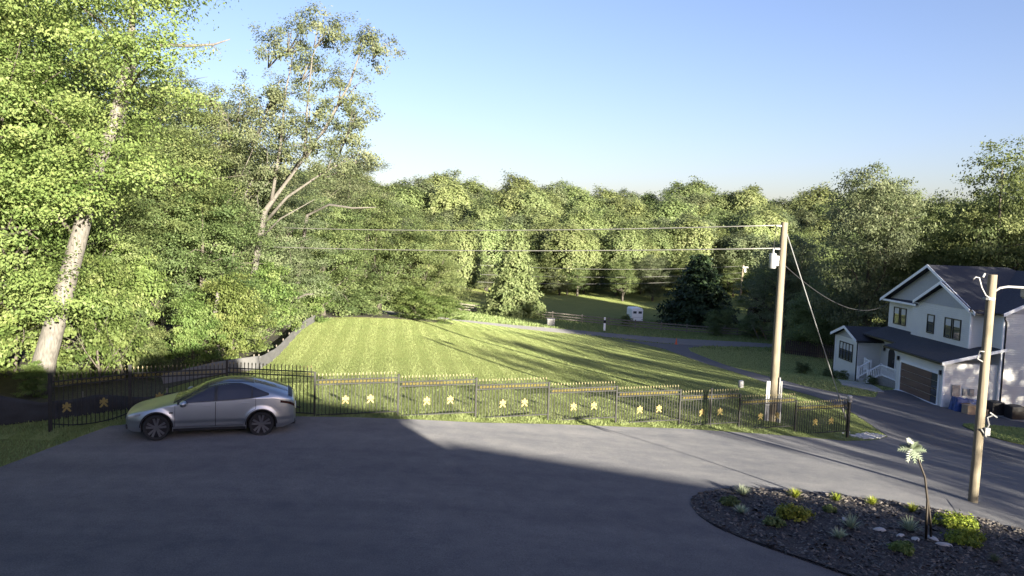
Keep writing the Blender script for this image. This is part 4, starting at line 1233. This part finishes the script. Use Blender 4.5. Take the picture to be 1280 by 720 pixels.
    for wx in (FX, RX): MB().box((wx, 0, .50), (.80, 1.40, .42)).build('wheel_well', M_rubber, body)
    patch('spoiler', M_blackrough, across(-2.16, -2.275, lambda x: .45, 20), 6, 20, body, .008)
    MB().box((-2.30, 0, .36), (.16, 1.35, .17)).build('diffuser', M_blackrough, body, bevel=.03)
    MB().box((2.27, 0, .36), (.18, 1.30, .14)).build('front_intake', M_blackrough, body, bevel=.03)
    MB().box((-2.392, 0, .72), (.02, .52, .12)).build('number_plate', M_white, body)
car()
# ------------------------------------------------------------------ neighbouring house
def house():
    o = thing('house', (0, 0, 0), 0, 'two-storey pale grey sided house with dark roofs and a brown garage door', 'house')
    def wallbox(x0, x1, y0, y1, z0, z1):
        return MB().box(((x0 + x1) / 2, (y0 + y1) / 2, (z0 + z1) / 2), (x1 - x0, y1 - y0, z1 - z0)).build('wall', M_siding, o)
    wallbox(30.3, 35.0, 53.05, 59.6, -6.2, -2.22)            # garage
    wallbox(32.3, 36.0, 59.6, 66.5, -7.0, -1.9)              # recessed entrance
    wallbox(30.3, 36.0, 66.5, 71.0, -7.4, -2.56)             # small wing
    wallbox(33.3, 43.0, 62.8, 67.5, -2.5, 1.12)              # upper floor, left bay
    wallbox(32.9, 43.0, 54.7, 62.8, -2.5, 1.40)              # upper floor, right bay
    wallbox(34.05, 45.0, 52.8, 60.0, -6.6, 1.40)             # right block
    # concrete foundations
    MB().box((32.6, 56.32, -5.95), (4.7, 6.65, .9)).build('foundation', M_concrete, o)
    # gable walls (grey panels above the siding)
    MB().prism([(30.3, 66.5, -2.56), (30.3, 71.0, -2.56), (30.3, 68.75, -1.70)], (.2, 0, 0)).build('gable', M_gablepanel, o)
    MB().prism([(33.2, 54.7, 1.40), (33.2, 67.5, 1.12), (33.2, 61.0, 4.05)], (.2, 0, 0)).build('gable', M_gablepanel, o)
    MB().prism([(32.86, 54.75, 1.40), (32.86, 61.7, 1.40), (32.86, 58.2, 2.95)], (.2, 0, 0)).build('gable', M_gablepanel, o)
    MB().prism([(34.05, 52.8, 1.40), (44.9, 52.8, 1.40), (39.5, 52.8, 4.0)], (0, .2, 0)).build('gable', M_gablepanel, o)
    # roofs: slabs
    def slab(name, quad, th=.16, mat=M_shingle):
        return MB().prism(quad, (0, 0, -th)).build(name, mat, o)
    # gable roof whose ridge runs along X
    def gable_x(x0, x1, ya, za, yr, zr, yb, zb):
        r1 = slab('roof', [(x0, ya, za), (x1, ya, za), (x1, yr, zr), (x0, yr, zr)])
        r2 = slab('roof', [(x0, yr + .002, zr), (x1, yr + .002, zr), (x1, yb, zb), (x0, yb, zb)])
        for (y1, z1, y2, z2) in ((ya, za, yr, zr), (yr, zr, yb, zb)):      # white rake boards
            MB().prism([(x0 - .04, y1, z1 + .03), (x0 - .04, y2, z2 + .03), (x0 - .04, y2, z2 - .21), (x0 - .04, y1, z1 - .21)], (.045, 0, 0)).build('fascia', M_white, o)
        for (y1, z1) in ((ya, za), (yb, zb)):
            MB().box(((x0 + x1) / 2 + .02, y1 + (-.05 if y1 < yr else .05), z1 - .10), (x1 - x0, .10, .12)).build('gutter', M_black, o)
    gable_x(29.9, 33.4, 65.95, -2.47, 68.55, -1.50, 71.35, -2.45)       # wing
    gable_x(32.68, 39.0, 53.9, 1.30, 60.6, 4.42, 67.95, 1.12)            # main
    gable_x(32.46, 36.5, 54.25, 1.50, 58.2, 3.24, 61.95, 1.46)           # front bay
    # hip closing the far end of the main roof
    MB().add([(39.0, 53.9, 1.30), (39.0, 67.95, 1.12), (39.0, 60.6, 4.42), (44.5, 53.9, 1.2), (44.5, 67.95, 1.1)], [(0, 2, 3), (2, 4, 3), (2, 1, 4), (0, 3, 4, 1)]).build('roof', M_shingle, o)
    # right block roof, ridge along Y
    for (xa, za, xb, zb) in ((33.75, 1.42, 39.5, 4.22), (39.503, 4.22, 45.3, 1.42)):
        slab('roof', [(xa, 52.45, za), (xb, 52.45, zb), (xb, 60.2, zb), (xa, 60.2, za)])
        MB().prism([(xa, 52.41, za + .03), (xb, 52.41, zb + .03), (xb, 52.41, zb - .21), (xa, 52.41, za - .21)], (0, .045, 0)).build('fascia', M_white, o)
    MB().box((33.70, 53.6, 1.33), (.10, 2.3, .12)).build('gutter', M_black, o)
    # long low roof over garage and entrance
    slab('roof', [(29.9, 52.65, -2.12), (33.6, 52.65, -1.19), (33.6, 61.0, -1.19), (29.9, 61.0, -2.12)], .14)
    slab('roof', [(30.9, 61.0, -1.90), (33.6, 61.0, -1.20), (33.6, 67.6, -1.20), (30.9, 67.0, -1.90)], .14)
    MB().prism([(29.9, 52.61, -2.09), (34.3, 52.61, -.985), (34.3, 52.61, -1.20), (29.9, 52.61, -2.32)], (0, .045, 0)).build('fascia', M_white, o)
    slab('roof', [(33.6, 52.655, -1.19), (34.28, 52.655, -1.02), (34.28, 54.6, -1.02), (33.6, 54.6, -1.19)], .14)
    MB().box((29.85, 56.8, -2.22), (.10, 8.3, .12)).build('gutter', M_black, o)
    MB().box((30.85, 63.6, -1.99), (.10, 5.2, .12)).build('gutter', M_black, o)
    # pent roof strip under the big gable
    slab('roof', [(32.75, 62.0, 1.18), (33.4, 62.0, 1.42), (33.4, 67.9, 1.32), (32.75, 67.9, 1.10)], .10)
    MB().box((32.73, 64.95, 1.08), (.05, 5.9, .16), m=None).build('fascia', M_white, o)
    # corner boards
    for (x, y, z0, z1) in ((30.3, 53.05, -5.6, -2.3), (30.3, 66.5, -6.4, -2.6), (30.3, 71.0, -6.6, -2.6), (32.9, 54.7, -1.3, 1.38), (34.05, 52.8, -5.6, 1.3)):
        MB().box((x, y, (z0 + z1) / 2), (.14, .14, z1 - z0)).build('corner_board', M_white, o)
    for pts in ([(34.0, 52.70, 1.3), (34.0, 52.64, 1.0), (34.14, 52.68, .8), (34.14, 52.68, -5.5)], [(30.25, 66.38, -2.5), (30.22, 66.38, -2.8), (30.22, 66.38, -6.3)], [(30.22, 71.1, -2.6), (30.22, 71.1, -6.5)]):
        MB().tube(pts, .05, 8).build('downspout', M_black, o, smooth='auto')

    # windows
    def window(x, y0, y1, z0, z1, cols=2, rows=2, blind=.55):
        w = thing('window', (x, (y0 + y1) / 2, (z0 + z1) / 2)); w.parent = o
        wy, wz = y1 - y0, z1 - z0
        t_ = .07
        fr = MB()
        fr.box((-.03, 0, wz / 2 - t_ / 2), (.08, wy, t_)).box((-.03, 0, -wz / 2 + t_ / 2), (.08, wy, t_))
        fr.box((-.03, wy / 2 - t_ / 2, 0), (.078, t_, wz - 2 * t_)).box((-.03, -wy / 2 + t_ / 2, 0), (.078, t_, wz - 2 * t_))
        fr.build('frame', M_black, w)
        iw, ih = wy - 2 * t_, wz - 2 * t_
        for i in range(cols):
            for j in range(rows):
                cy = -iw / 2 + iw * (i + .5) / cols; cz = -ih / 2 + ih * (j + .5) / rows
                MB().box((-.012, cy, cz), (.012, iw / cols - .03, ih / rows - .03)).build('pane', M_glass, w)
                if blind and j == rows - 1:
                    hh = ih / rows * blind * 1.3
                    MB().box((-.021, cy, ih / 2 - .03 - min(hh, ih / rows - .04) / 2), (.004, iw / cols - .06, min(hh, ih / rows - .04))).build('blind', M_blind, w)
        for i in range(1, cols): MB().box((-.03, -iw / 2 + iw * i / cols, 0), (.06, .05 if cols < 3 else .10, ih)).build('mullion', M_black, w)
        for j in range(1, rows): MB().box((-.028, 0, -ih / 2 + ih * j / rows), (.05, iw, .045)).build('muntin', M_black, w)
    for (y0, y1) in ((65.55, 66.55), (64.45, 65.40)): window(33.3, y0, y1, -.92, .56, 1, 2)
    window(32.9, 59.4, 60.4, -.92, .56, 1, 2)
    for (y0, y1) in ((57.0, 57.95), (55.85, 56.85)): window(32.9, y0, y1, -.95, .58, 1, 2)
    window(30.3, 67.35, 70.05, -4.62, -3.02, 4, 2, .6)
    for (x, y0, y1, z0, z1) in ((33.3, 64.45, 66.55, -.92, .56),):
        pass
    # garage door
    g = thing('garage_door', (30.3, 56.25, -4.2)); g.parent = o
    tr = MB(); tr.box((-.02, 0, 1.16), (.10, 5.45, .14)).box((-.02, 2.66, -.02), (.10, .13, 2.22)).box((-.02, -2.66, -.02), (.10, .13, 2.22)); tr.build('frame', M_white, g)
    for j in range(4):
        z = -1.08 + .54 * (j + .5)
        MB().box((-.015, .42, z), (.05, 4.30, .515)).build('panel', M_garage, g, bevel=.012)
        MB().box((-.012, -2.18, z), (.05, .84, .515)).build('panel', M_blackrough, g)
        MB().box((-.042, -2.18, z), (.012, .70, .40)).build('lite', M_glass, g)
    MB().box((30.1, 56.25, -5.30), (.5, 5.5, .06)).build('threshold', M_white, o)
    # front door with arched head
    d = thing('front_door', (32.3, 64.4, -3.85)); d.parent = o
    arc = [(0, .55 * math.cos(a), .55 + .55 * math.sin(a) * .8) for a in np.linspace(0, PI, 11)]
    MB().prism([(-.04, p[1] * 1.17, p[2] * 1.06) for p in arc] + [(-.04, -.65, -1.0), (-.04, .65, -1.0)], (.05, 0, 0)).build('frame', M_white, d)
    MB().prism([(-.055, p[1], p[2]) for p in arc] + [(-.055, -.55, -1.0), (-.055, .55, -1.0)], (.03, 0, 0)).build('door_leaf', M_black, d)
    MB().tube([(-.10, -.42, -.15), (-.10, -.42, .1)], .02, 6).build('handle', M_grey, d)
    for (x, y, z) in ((30.2, 59.25, -2.85), (32.2, 65.6, -3.05), (30.2, 53.35, -2.9)):
        l = MB().box((x, y, z), (.14, .16, .28)).build('wall_lamp', M_black, o, bevel=.02)
        MB().box((x - .01, y, z - .17), (.12, .12, .08)).build('lamp_glass', M_lens, l)
    # porch
    p = thing('porch', (30.9, 62.6, -4.9)); p.parent = o
    MB().box((.5, .4, -.5), (1.8, 6.4, 1.0)).build('deck', M_concrete, p, bevel=.01)
    for k in range(3): MB().box((-.55 - .3 * k, .9, -.62 - .17 * k), (.3, 1.7, .9)).build('step', M_concrete, p)
    def rail(a, b, n):
        a = Vector(a); b = Vector(b)
        for dz in (.92, .12):
            m = (a + b) / 2 + Vector((0, 0, dz)); L = (b - a).length; dirv = (b - a).normalized()
            q = dirv.to_track_quat('X', 'Z').to_matrix()
            MB().box(m, (L, .09, .09), m=q).build('handrail', M_white, p)
        for k in range(1, n):
            c = a + (b - a) * k / n
            MB().box((c.x, c.y, c.z + .52), (.045, .045, .78)).build('baluster', M_white, p)
        for c in (a, b): MB().box((c.x, c.y, c.z + .5), (.15, .15, 1.1)).build('newel', M_white, p)
    rail((-.35, -2.7, 0), (-.35, -.02, 0), 16)
    rail((-.35, .02, 0), (-1.35, .02, -.6), 7)
    rail((-.35, 1.85, 0), (-1.35, 1.85, -.6), 7)
    rail((-.35, 1.9, 0), (-.35, 2.85, 0), 6)
    # front walk
    tag(sheet('front_walk', [(25.7, 58.6), (27.2, 56.2), (28.0, 56.6), (29.6, 62.8), (29.4, 65.2), (28.2, 65.2)], M_concrete, .05, .6), kind='structure')
    mbx = MB()
    for i, (y, w, h) in enumerate(((0, .55, .82), (.65, .32, .5), (1.1, .32, .5))):
        MB().box((31.18 + y, 53.0, -4.1 + (.0 if i == 0 else -.1)), (w, .16, h)).build('meter_box', M_grey, o, bevel=.015)
house()

def house_yard():
    # blue tarp heap, cardboard boxes, air conditioners, white post
    def gz(x, y): return tz1(x, y) + .014
    r = np.random.default_rng(3)
    x, y = 31.3, 52.05; z = gz(x, y)
    mb = MB(); nu, nv = 14, 8
    for i in range(nu + 1):
        for j in range(nv + 1):
            u, v = i / nu, j / nv
            hh = .98 * (1 if .06 < u < .94 and .1 < v < .9 else 0) * (1 - .18 * u) + r.normal(0, .035)
            mb.v.append((x - .85 + 1.75 * u + r.normal(0, .02), y - .45 + .9 * v, z + max(0, hh)))
    for i in range(nu):
        for j in range(nv):
            a = i * (nv + 1) + j; mb.f.append((a, a + 1, a + nv + 2, a + nv + 1))
    tag(mb.build('tarp_heap', M_tarp, smooth=False), 'crumpled blue tarpaulin over a heap against the garage wall', 'tarp')
    for (x, y, w, d, h, rz, lb) in ((31.15, 51.2, .75, .55, .62, .2, 'open cardboard box in front of the blue tarpaulin'), (32.1, 51.25, .5, .45, .4, -.3, 'smaller cardboard box right of the blue tarpaulin')):
        b = thing('cardboard_box', (x, y, gz(x, y)), rz, lb, 'box')
        MB().box((0, 0, h / 2), (w, d, h)).build('carton', M_card, b, bevel=.01)
        for s in (-1, 1): MB().box((0, s * (d / 2 + .06), h + .02), (w, .16, .012), m=Matrix.Rotation(-.5 * s, 3, 'X')).build('flap', M_card, b)
    for i, (x, y, s, lb) in enumerate(((33.3, 51.9, .95, 'black air conditioner unit partly behind the lamp pole'), (34.0, 50.9, 1.02, 'black air conditioner unit by the white pipe'))):
        a = thing('air_conditioner', (x, y, gz(x, y)), 0, lb, 'air conditioner', 'air conditioner units beside the house')
        MB().box((0, 0, .04), (1.1 * s, 1.0 * s, .10)).build('pad', M_concrete, a)
        MB().box((0, 0, .09 + .44), (.86 * s, .86 * s, .86)).build('case', M_blackrough, a, bevel=.03)
        for k in range(9): MB().box((0, -.437 * s, .2 + .085 * k), (.74 * s, .02, .035)).build('louver', M_black, a)
        MB().lathe([(0, .97), (.33, .97), (.36, .99), (.38, .965)], 18).build('fan_guard', M_black, a, smooth='auto')
    x, y = 34.75, 50.9
    a = thing('standpipe', (x, y, gz(x, y)), 0, 'white standpipe with box on top beside the air conditioner', 'pipe')
    MB().tube([(0, 0, -.2), (0, 0, 1.3)], .05, 8).build('pipe', M_whiteplastic, a, smooth='auto')
    MB().box((0, 0, 1.42), (.26, .16, .3)).build('box', M_whiteplastic, a, bevel=.02)
    # foundation shrubs
    for i, (x, y, s, lb) in enumerate(((29.6, 70.4, .30, 'low dark shrub at the far corner of the house'), (29.4, 68.9, .26, 'low dark shrub under the wing window'), (29.5, 67.3, .30, 'low dark shrub at the near corner of the wing'), (29.2, 61.3, .28, 'low dark shrub in front of the porch'), (27.5, 71.5, .4, 'loose shrub on the lawn left of the house'))):
        place('bush', SHRUB[1], x, y, s, s * .8, i, lb, 'bush')
house_yard()
# ------------------------------------------------------------------ planting bed
def sprig(name, kind, x, y, s, label, mat, seed):
    r = np.random.default_rng(seed)
    z = bed_z(x, y) - .01
    o = thing(name, (x, y, z), 0, label, 'plant')
    if kind == 'tuft':
        n = 110
        a = r.uniform(0, 2 * PI, n); l = s * r.uniform(.6, 1.15, n); out = r.uniform(.25, .95, n)
        base = np.stack([np.cos(a), np.sin(a), np.zeros(n)], 1) * .04 * s
        d = np.stack([np.cos(a) * out, np.sin(a) * out, np.sqrt(1 - out ** 2 * .8)], 1)
        side = np.stack([-np.sin(a), np.cos(a), np.zeros(n)], 1) * (.018 * s + .004)
        mid = base + d * l[:, None] * .6; tip = base + d * l[:, None] + np.array((0, 0, -.22)) * (l * out)[:, None]
        V = np.stack([base - side, base + side, mid + side * .8, mid - side * .8, tip], 1).reshape(-1, 3)
        b = (np.arange(n) * 5)[:, None]
        F = np.concatenate([b + np.array([[0, 1, 2]]), b + np.array([[0, 2, 3]]), b + np.array([[3, 2, 4]])])
        T = np.tile(np.clip(r.normal(.5, .2, n), 0, 1), 3)
        inst('leaf_tuft', npmesh('leaf_tuft', V, F, mat, T), o)
    else:
        m = 60
        v = r.normal(0, 1, (m, 3)); v[:, 2] = np.abs(v[:, 2]); v /= np.linalg.norm(v, axis=1)[:, None]
        cen = v * np.array((s, s * .8, s * .55)) * r.uniform(.4, 1, m)[:, None] + np.array((0, 0, .05))
        V, F, T = leaves(cen, v, 40, np.full(m, s * .10), .030, r, .8, .5)
        inst('foliage', npmesh('foliage', V, F, mat, T), o)
        mb = MB()
        for k in range(0, m, 3): mb.tube([(0, 0, -.02), tuple(cen[k] * .5 + np.array((0, 0, .03))), tuple(cen[k])], [.012, .008, .004], 4)
        mb.build('stem', M_bark, o)
P = [('tuft', 5.75, 18.15, .30, 'pale grassy tuft at the back left of the bed', M_tuft), ('shrub', 5.2, 17.3, .24, 'small dark green shrub nearest the left tip of the bed', M_leaf),
     ('tuft', 5.25, 16.65, .26, 'pale grassy tuft in front of the small dark shrub', M_tuft), ('shrub', 6.4, 16.6, .42, 'yellow-green spreading shrub in the left half of the bed', M_juniper),
     ('shrub', 5.75, 16.0, .22, 'small green shrub left of the yellow-green one', M_leaf), ('tuft', 7.5, 16.2, .34, 'pale grassy tuft in the middle of the bed', M_tuft),
     ('tuft', 6.95, 15.5, .26, 'pale grassy tuft lowest in the middle of the bed', M_tuft), ('shrub', 8.05, 15.1, .26, 'small green shrub below the palm ornament', M_leaf2),
     ('tuft', 8.85, 16.35, .34, 'pale grassy tuft behind the foot of the palm ornament', M_tuft), ('shrub', 10.25, 17.0, .52, 'larger yellow-green shrub right of the palm ornament', M_juniper),
     ('shrub', 9.85, 16.0, .46, 'yellow-green shrub in front of the larger one on the right', M_juniper), ('tuft', 7.05, 18.25, .28, 'sunlit tuft at the back edge near the left tip', M_juniper),
     ('tuft', 8.05, 18.25, .26, 'sunlit tuft at the middle of the back edge', M_juniper), ('tuft', 8.9, 18.2, .24, 'sunlit tuft at the back edge left of the palm ornament', M_juniper),
     ('tuft', 9.75, 17.95, .26, 'sunlit tuft at the back edge behind the palm ornament', M_juniper), ('shrub', 7.5, 17.3, .16, 'tiny dark shrub in the shade at the middle of the bed', M_leaf), ('shrub', 10.7, 17.35, .22, 'dark green tuft at the right end of the large shrub', M_leaf),
     ('tuft', 9.9, 15.05, .18, 'faint low tuft below the right-hand shrubs', M_leaf3)]
for i, (k, x, y, s, lb, m) in enumerate(P):
    sprig('grass_tuft' if k == 'tuft' else 'shrub', k, x, y, s, lb, m, 100 + i)

def rock_mesh(seed):
    r = np.random.default_rng(seed)
    bm = bmesh.new(); bmesh.ops.create_icosphere(bm, subdivisions=2, radius=1)
    for v in bm.verts: v.co *= 1 + r.normal(0, .10)
    me = bpy.data.meshes.new('stone'); bm.to_mesh(me); bm.free(); me.materials.append(M_stone)
    me.polygons.foreach_set('use_smooth', [True] * len(me.polygons)); return me
RK = [rock_mesh(k) for k in range(3)]
for i, (x, y, a, b, h, lb) in enumerate(((8.15, 16.25, .15, .09, .05, 'flat pale stone alone in the middle of the bed'), (8.72, 15.84, .13, .09, .045, 'pale stone just left of the palm ornament foot'), (9.14, 15.98, .15, .10, .05, 'pale stone just right of the palm ornament foot'),
                                         (9.22, 15.66, .17, .07, .045, 'long pale stone in front of the palm ornament foot'), (8.45, 15.95, .11, .06, .04, 'small pale stone left of the palm ornament'), (7.6, 16.75, .10, .06, .04, 'small dull stone behind the middle tuft'))):
    s = inst('stone', RK[i % 3], None, (x, y, bed_z(x, y) + h * .3), (0, 0, i * .9), (a, b, h)); tag(s, lb, 'stone')
# larger gravel scattered at the sunlit back edge
def gravel():
    r = np.random.default_rng(77); n = 300
    x = r.uniform(4.6, 13, n); y = np.interp(x, [4.6, 5.7, 7, 8.6, 9.9, 11, 13], [18.0, 18.6, 18.75, 18.7, 18.45, 18.1, 17.0]) - np.abs(r.normal(0, .22, n))
    mb = MB()
    for a, b in zip(x, y):
        s = r.uniform(.02, .05); z = bed_z(a, b); rot = Matrix.Rotation(r.uniform(0, 6), 3, 'Z') @ Matrix.Rotation(r.uniform(-.5, .5), 3, 'X')
        mb.box((a, b, z + s * .3), (s * 2, s * 1.4, s), m=rot)
    tag(mb.build('edge_gravel', M_gravel), 'broken gravel along the back edge of the planting bed', 'gravel', kind='stuff')
gravel()
def tip_stones():
    r = np.random.default_rng(5); mb = MB()
    for k in range(260):
        u = r.uniform(0, 1); x = 14.7 + 2.2 * u - abs(r.normal(0, .35)); y = 30.9 + 2.8 * u + abs(r.normal(0, .25)) * .8
        s = r.uniform(.03, .07); mb.box((x, y, tz1(x, y) + .02), (s * 2, s * 1.5, s), m=Matrix.Rotation(r.uniform(0, 6), 3, 'Z') @ Matrix.Rotation(r.uniform(-.4, .4), 3, 'X'))
    tag(mb.build('tip_stones', M_stone), 'loose pale stones along the tip of the grass by the driveway', 'stones', kind='stuff')
tip_stones()

def palm():
    x, y = 9.0, 15.95; z = bed_z(x, y)
    o = thing('palm_ornament', (x, y, z), 0, 'metal palm tree ornament with green fronds in the planting bed', 'ornament')
    MB().tube([(.0, 0, -.05), (-.02, 0, .5), (-.03, 0, .85), (-.12, 0, 1.35), (-.30, 0, 1.75), (-.42, 0, 1.95)], [.030, .026, .026, .022, .02, .018], 8).build('trunk', M_bronze, o, smooth=True)
    MB().tube([(.12, .02, -.05), (.08, .02, .4), (.0, .01, .8), (-.06, 0, 1.05)], [.026, .022, .018, .012], 8).build('prop', M_bronze, o, smooth=True)
    MB().lathe([(0, .0), (.16, .0), (.16, .02), (0, .03)], 16, c=(.05, 0, 0)).build('foot_plate', M_bronze, o)
    C = Vector((-.42, 0, 1.95))
    dirs = [(-.10, -.35, .42, .62), (.35, -.15, .05, .45), (.30, -.2, -.36, .5), (-.02, -.3, -.5, .5), (-.28, -.15, -.42, .5), (-.55, .2, -.02, .52), (-.35, .4, .12, .5), (.2, .3, .2, .45), (-.2, .1, .5, .5), (.15, -.3, .3, .42)]
    for i, (dx, dy, dz, L) in enumerate(dirs):
        d = Vector((dx, dy, dz)).normalized(); sd = d.cross(Vector((0, -1, .25))).normalized()
        if sd.length < .1: sd = Vector((1, 0, 0))
        mb = MB(); prev = C
        L *= .52; n = 6
        pts = [C + d * L * k / n + Vector((0, 0, -.16 * L * (k / n) ** 2)) for k in range(n + 1)]
        mb.tube(pts, [.012] * n + [.004], 5)
        for k in range(1, n + 1):
            w = .10 * (1 - abs(k / n - .45) * 1.1)
            for s in (-1, 1):
                a = pts[k - 1]; tip = pts[k] + sd * s * w + d * .03
                mb.prism([a, a + d * .045, tip], sd.cross(d) * .006)
        mb.build('frond', M_palmgreen, o)
palm()

# ------------------------------------------------------------------ beyond the road
def far_things():
    # field fence: posts and three rails
    F = [(-20, 123.5), (-14, 122.5), (-8, 121.5), (-3, 120.6), (2, 120.2), (6.5, 119.5), (11, 118.2), (15, 117.0), (19, 116.5), (23, 116.6), (27, 117.0), (31, 117.3), (35, 117.8), (39, 118.5), (44, 119)]
    o = thing('field_fence', (0, 0, 0), 0, 'weathered post and rail fence along the field beyond the road', 'fence')
    for i, (x, y) in enumerate(F):
        z = tz1(x, y); MB().box((x, y, z + .6), (.16, .16, 1.55)).build('post', M_fieldwood, o)
        if i:
            a = F[i - 1]
            for h in (.35, .75, 1.15):
                A = Vector((a[0], a[1] - .1, tz1(*a) + h)); B = Vector((x, y - .1, z + h)); d = B - A
                MB().box((A + B) / 2, (d.length - .02, .05, .16), m=d.normalized().to_track_quat('X', 'Z').to_matrix()).build('rail', M_fieldwood, o)
    # white horse trailer
    x, y = 23.3, 141; z = tz1(x, y)
    t_ = thing('horse_trailer', (x, y, z), .12, 'white horse trailer with two dark windows in the field', 'trailer')
    MB().prism([(-1.05, 0, .45), (1.05, 0, .45), (1.05, 0, 2.5), (.85, 0, 2.75), (-.85, 0, 2.75), (-1.05, 0, 2.5)], (0, 3.6, 0)).build('body', M_white, t_, bevel=.04)
    for s in (-1, 1):
        MB().box((s * .5, -.02, 2.0), (.62, .04, .42)).build('window', M_glass, t_)
        MB().lathe([(0, -.1), (.34, -.1), (.34, .1), (0, .1)], 16, axis='X', c=(s * .98, 2.0, .34)).build('wheel', M_rubber, t_)
        MB().box((s * .9, -.03, .7), (.16, .03, .10)).build('tail_lamp', M_tail, t_)
    MB().box((0, -.02, 1.1), (1.9, .03, .04)).build('ramp_seam', M_grey, t_)
    MB().tube([(0, 3.6, .5), (0, 4.8, .5)], .06, 6).build('drawbar', M_grey, t_)
    # bushes and small trees by the road
    for i, (x, y, s, k, lb) in enumerate(((17.9, 118.8, .5, 0, 'pale shrub just left of the white trailer'), (33.0, 120, 1.2, 1, 'dark bush below the spreading conifer'), (36.5, 116, 1.1, 1, 'dark bush at the roadside fence'), (43, 114, 1.2, 1, 'dark roadside bush left of the utility pole'), (47, 112, 1.2, 1, 'dark roadside bush behind the utility pole'),
                                         (57, 178, 2.2, 0, 'sunlit bush beside the far pole'), (65, 176, 2.0, 0, 'sunlit bush right of the far pole'), (30, 112.5, .6, 1, 'small bush on the verge across the road'))):
        place('bush', SHRUB[k], x, y, s, s, i * 1.3, lb, 'bush')
    # verge furniture
    x, y = 12.9, 105.0; z = tz1(x, y)
    m = thing('marker_post', (x, y, z), 0, 'black and white marker post on the verge across the road', 'post')
    MB().box((0, 0, .5), (.28, .2, 1.1)).build('post', M_white, m); MB().box((0, 0, 1.25), (.34, .24, .42)).build('head', M_black, m, bevel=.03); MB().box((0, 0, 1.65), (.2, .16, .38)).build('cap', M_white, m)
    x, y = 5.4, 103.2; z = tz1(x, y)
    m = thing('utility_box', (x, y, z), .1, 'pale utility box on the roadside verge', 'box')
    MB().box((0, 0, .45), (1.0, .6, .95)).build('cabinet', M_concrete, m, bevel=.03); MB().box((0, 0, .95), (1.08, .68, .07)).build('lid', M_stone, m)
    x, y = 20.6, 94.6; z = tz1(x, y)
    m = thing('traffic_cone', (x, y, z + .02), 0, 'small reddish cone at the mouth of the driveway', 'cone')
    MB().lathe([(0, .72), (.03, .72), (.13, .06), (.13, .04)], 12).build('cone', M_orange, m, smooth='auto'); MB().box((0, 0, .02), (.36, .36, .04)).build('base', M_orange, m)
    for i, (x, y, lb) in enumerate(((36.4, 113.2, 'left one of two pale poles leaning by the dark shed'), (37.6, 113.4, 'right one of two pale poles leaning by the dark shed'))):
        z = tz1(x, y); tag(MB().tube([(.55, 0, -.1), (-.55, .3, 2.1)], .10, 8).build('leaning_pole', M_fieldwood, loc=(x, y, z)), lb, 'pole')
    x, y = 31.2, 113; z = tz1(x, y); tag(MB().tube([(-.65, 0, -.1), (.65, .3, 1.6)], .08, 8).build('leaning_pole', M_fieldwood, loc=(x, y, z)), 'single pale pole leaning right at the roadside fence', 'pole')
    # dark shed
    x, y = 49.8, 150; z = tz1(x, y)
    s = thing('shed', (x, y, z), .1, 'dark open-fronted shed behind the roadside trees', 'shed')
    MB().box((0, 2.4, 1.3), (5.0, .15, 2.6)).build('wall', M_shed, s); MB().box((-2.5, 1.2, 1.3), (.15, 2.6, 2.6)).build('wall', M_shed, s); MB().box((2.5, 1.2, 1.3), (.15, 2.6, 2.6)).build('wall', M_shed, s)
    MB().prism([(-2.9, -.4, 3.1), (2.9, -.4, 3.1), (2.9, 2.8, 2.5), (-2.9, 2.8, 2.5)], (0, 0, .12)).build('roof', M_shingle, s)
    for k in (-2.4, 0, 2.4): MB().box((k, 0, 1.5), (.16, .16, 3.0)).build('post', M_shed, s)
    # dark board fence between lawn and trees
    A = np.array((33.0, 91.5)); B = np.array((45.0, 85.0)); L = np.linalg.norm(B - A); n = 60
    o = thing('board_fence', (0, 0, 0), 0, 'dark board fence at the back of the lawn left of the house', 'fence')
    bm_ = MB().box((0, 0, .85), (.185, .03, 1.7)).mesh('board', M_darkwood); ang = math.atan2(*(B - A)[::-1])
    for k in range(n):
        p = A + (B - A) * (k + .5) / n; inst('board', bm_, o, (p[0], p[1], tz1(*p)), (0, 0, ang), (1, 1, 1 + .03 * math.sin(k * 7.7)))
    for h in (.4, 1.35):
        a = Vector((*A, tz1(*A) + h)); b = Vector((*B, tz1(*B) + h)); m = (a + b) / 2 + Vector((.04, .07, 0))
        MB().box(m, ((b - a).length, .05, .09), m=(b - a).normalized().to_track_quat('X', 'Z').to_matrix()).build('rail', M_darkwood, o)
    # far utility pole and its three wires
    x, y = 57.5, 193; z = tz1(x, y)
    p = thing('utility_pole', (x, y, z), 0, 'small far utility pole among the trees beyond the field', 'utility pole')
    MB().tube([(0, 0, -.3), (.4, 0, 8.6)], [.30, .24], 8).build('pole', M_pole, p, smooth='auto'); MB().box((.9, -.2, 8.0), (1.4, .2, .35)).build('crossarm', M_whiteplastic, p); MB().box((.8, -.3, 7.2), (.55, .5, 1.0)).build('transformer', M_whiteplastic, p, bevel=.1)
    x2, y2 = -42, 112
    for k, (h, lb) in enumerate(((8.3, 'highest of three far wires across the field'), (6.6, 'middle one of three far wires across the field'), (5.2, 'lowest of three far wires across the field'))):
        tag(MB().tube(catenary((x, y, z + h), (x2, y2, tz1(x2, y2) + h - 2.6), 2.0), .032, 4).build('overhead_cable', M_cable, smooth=True), lb, 'cable')
far_things()
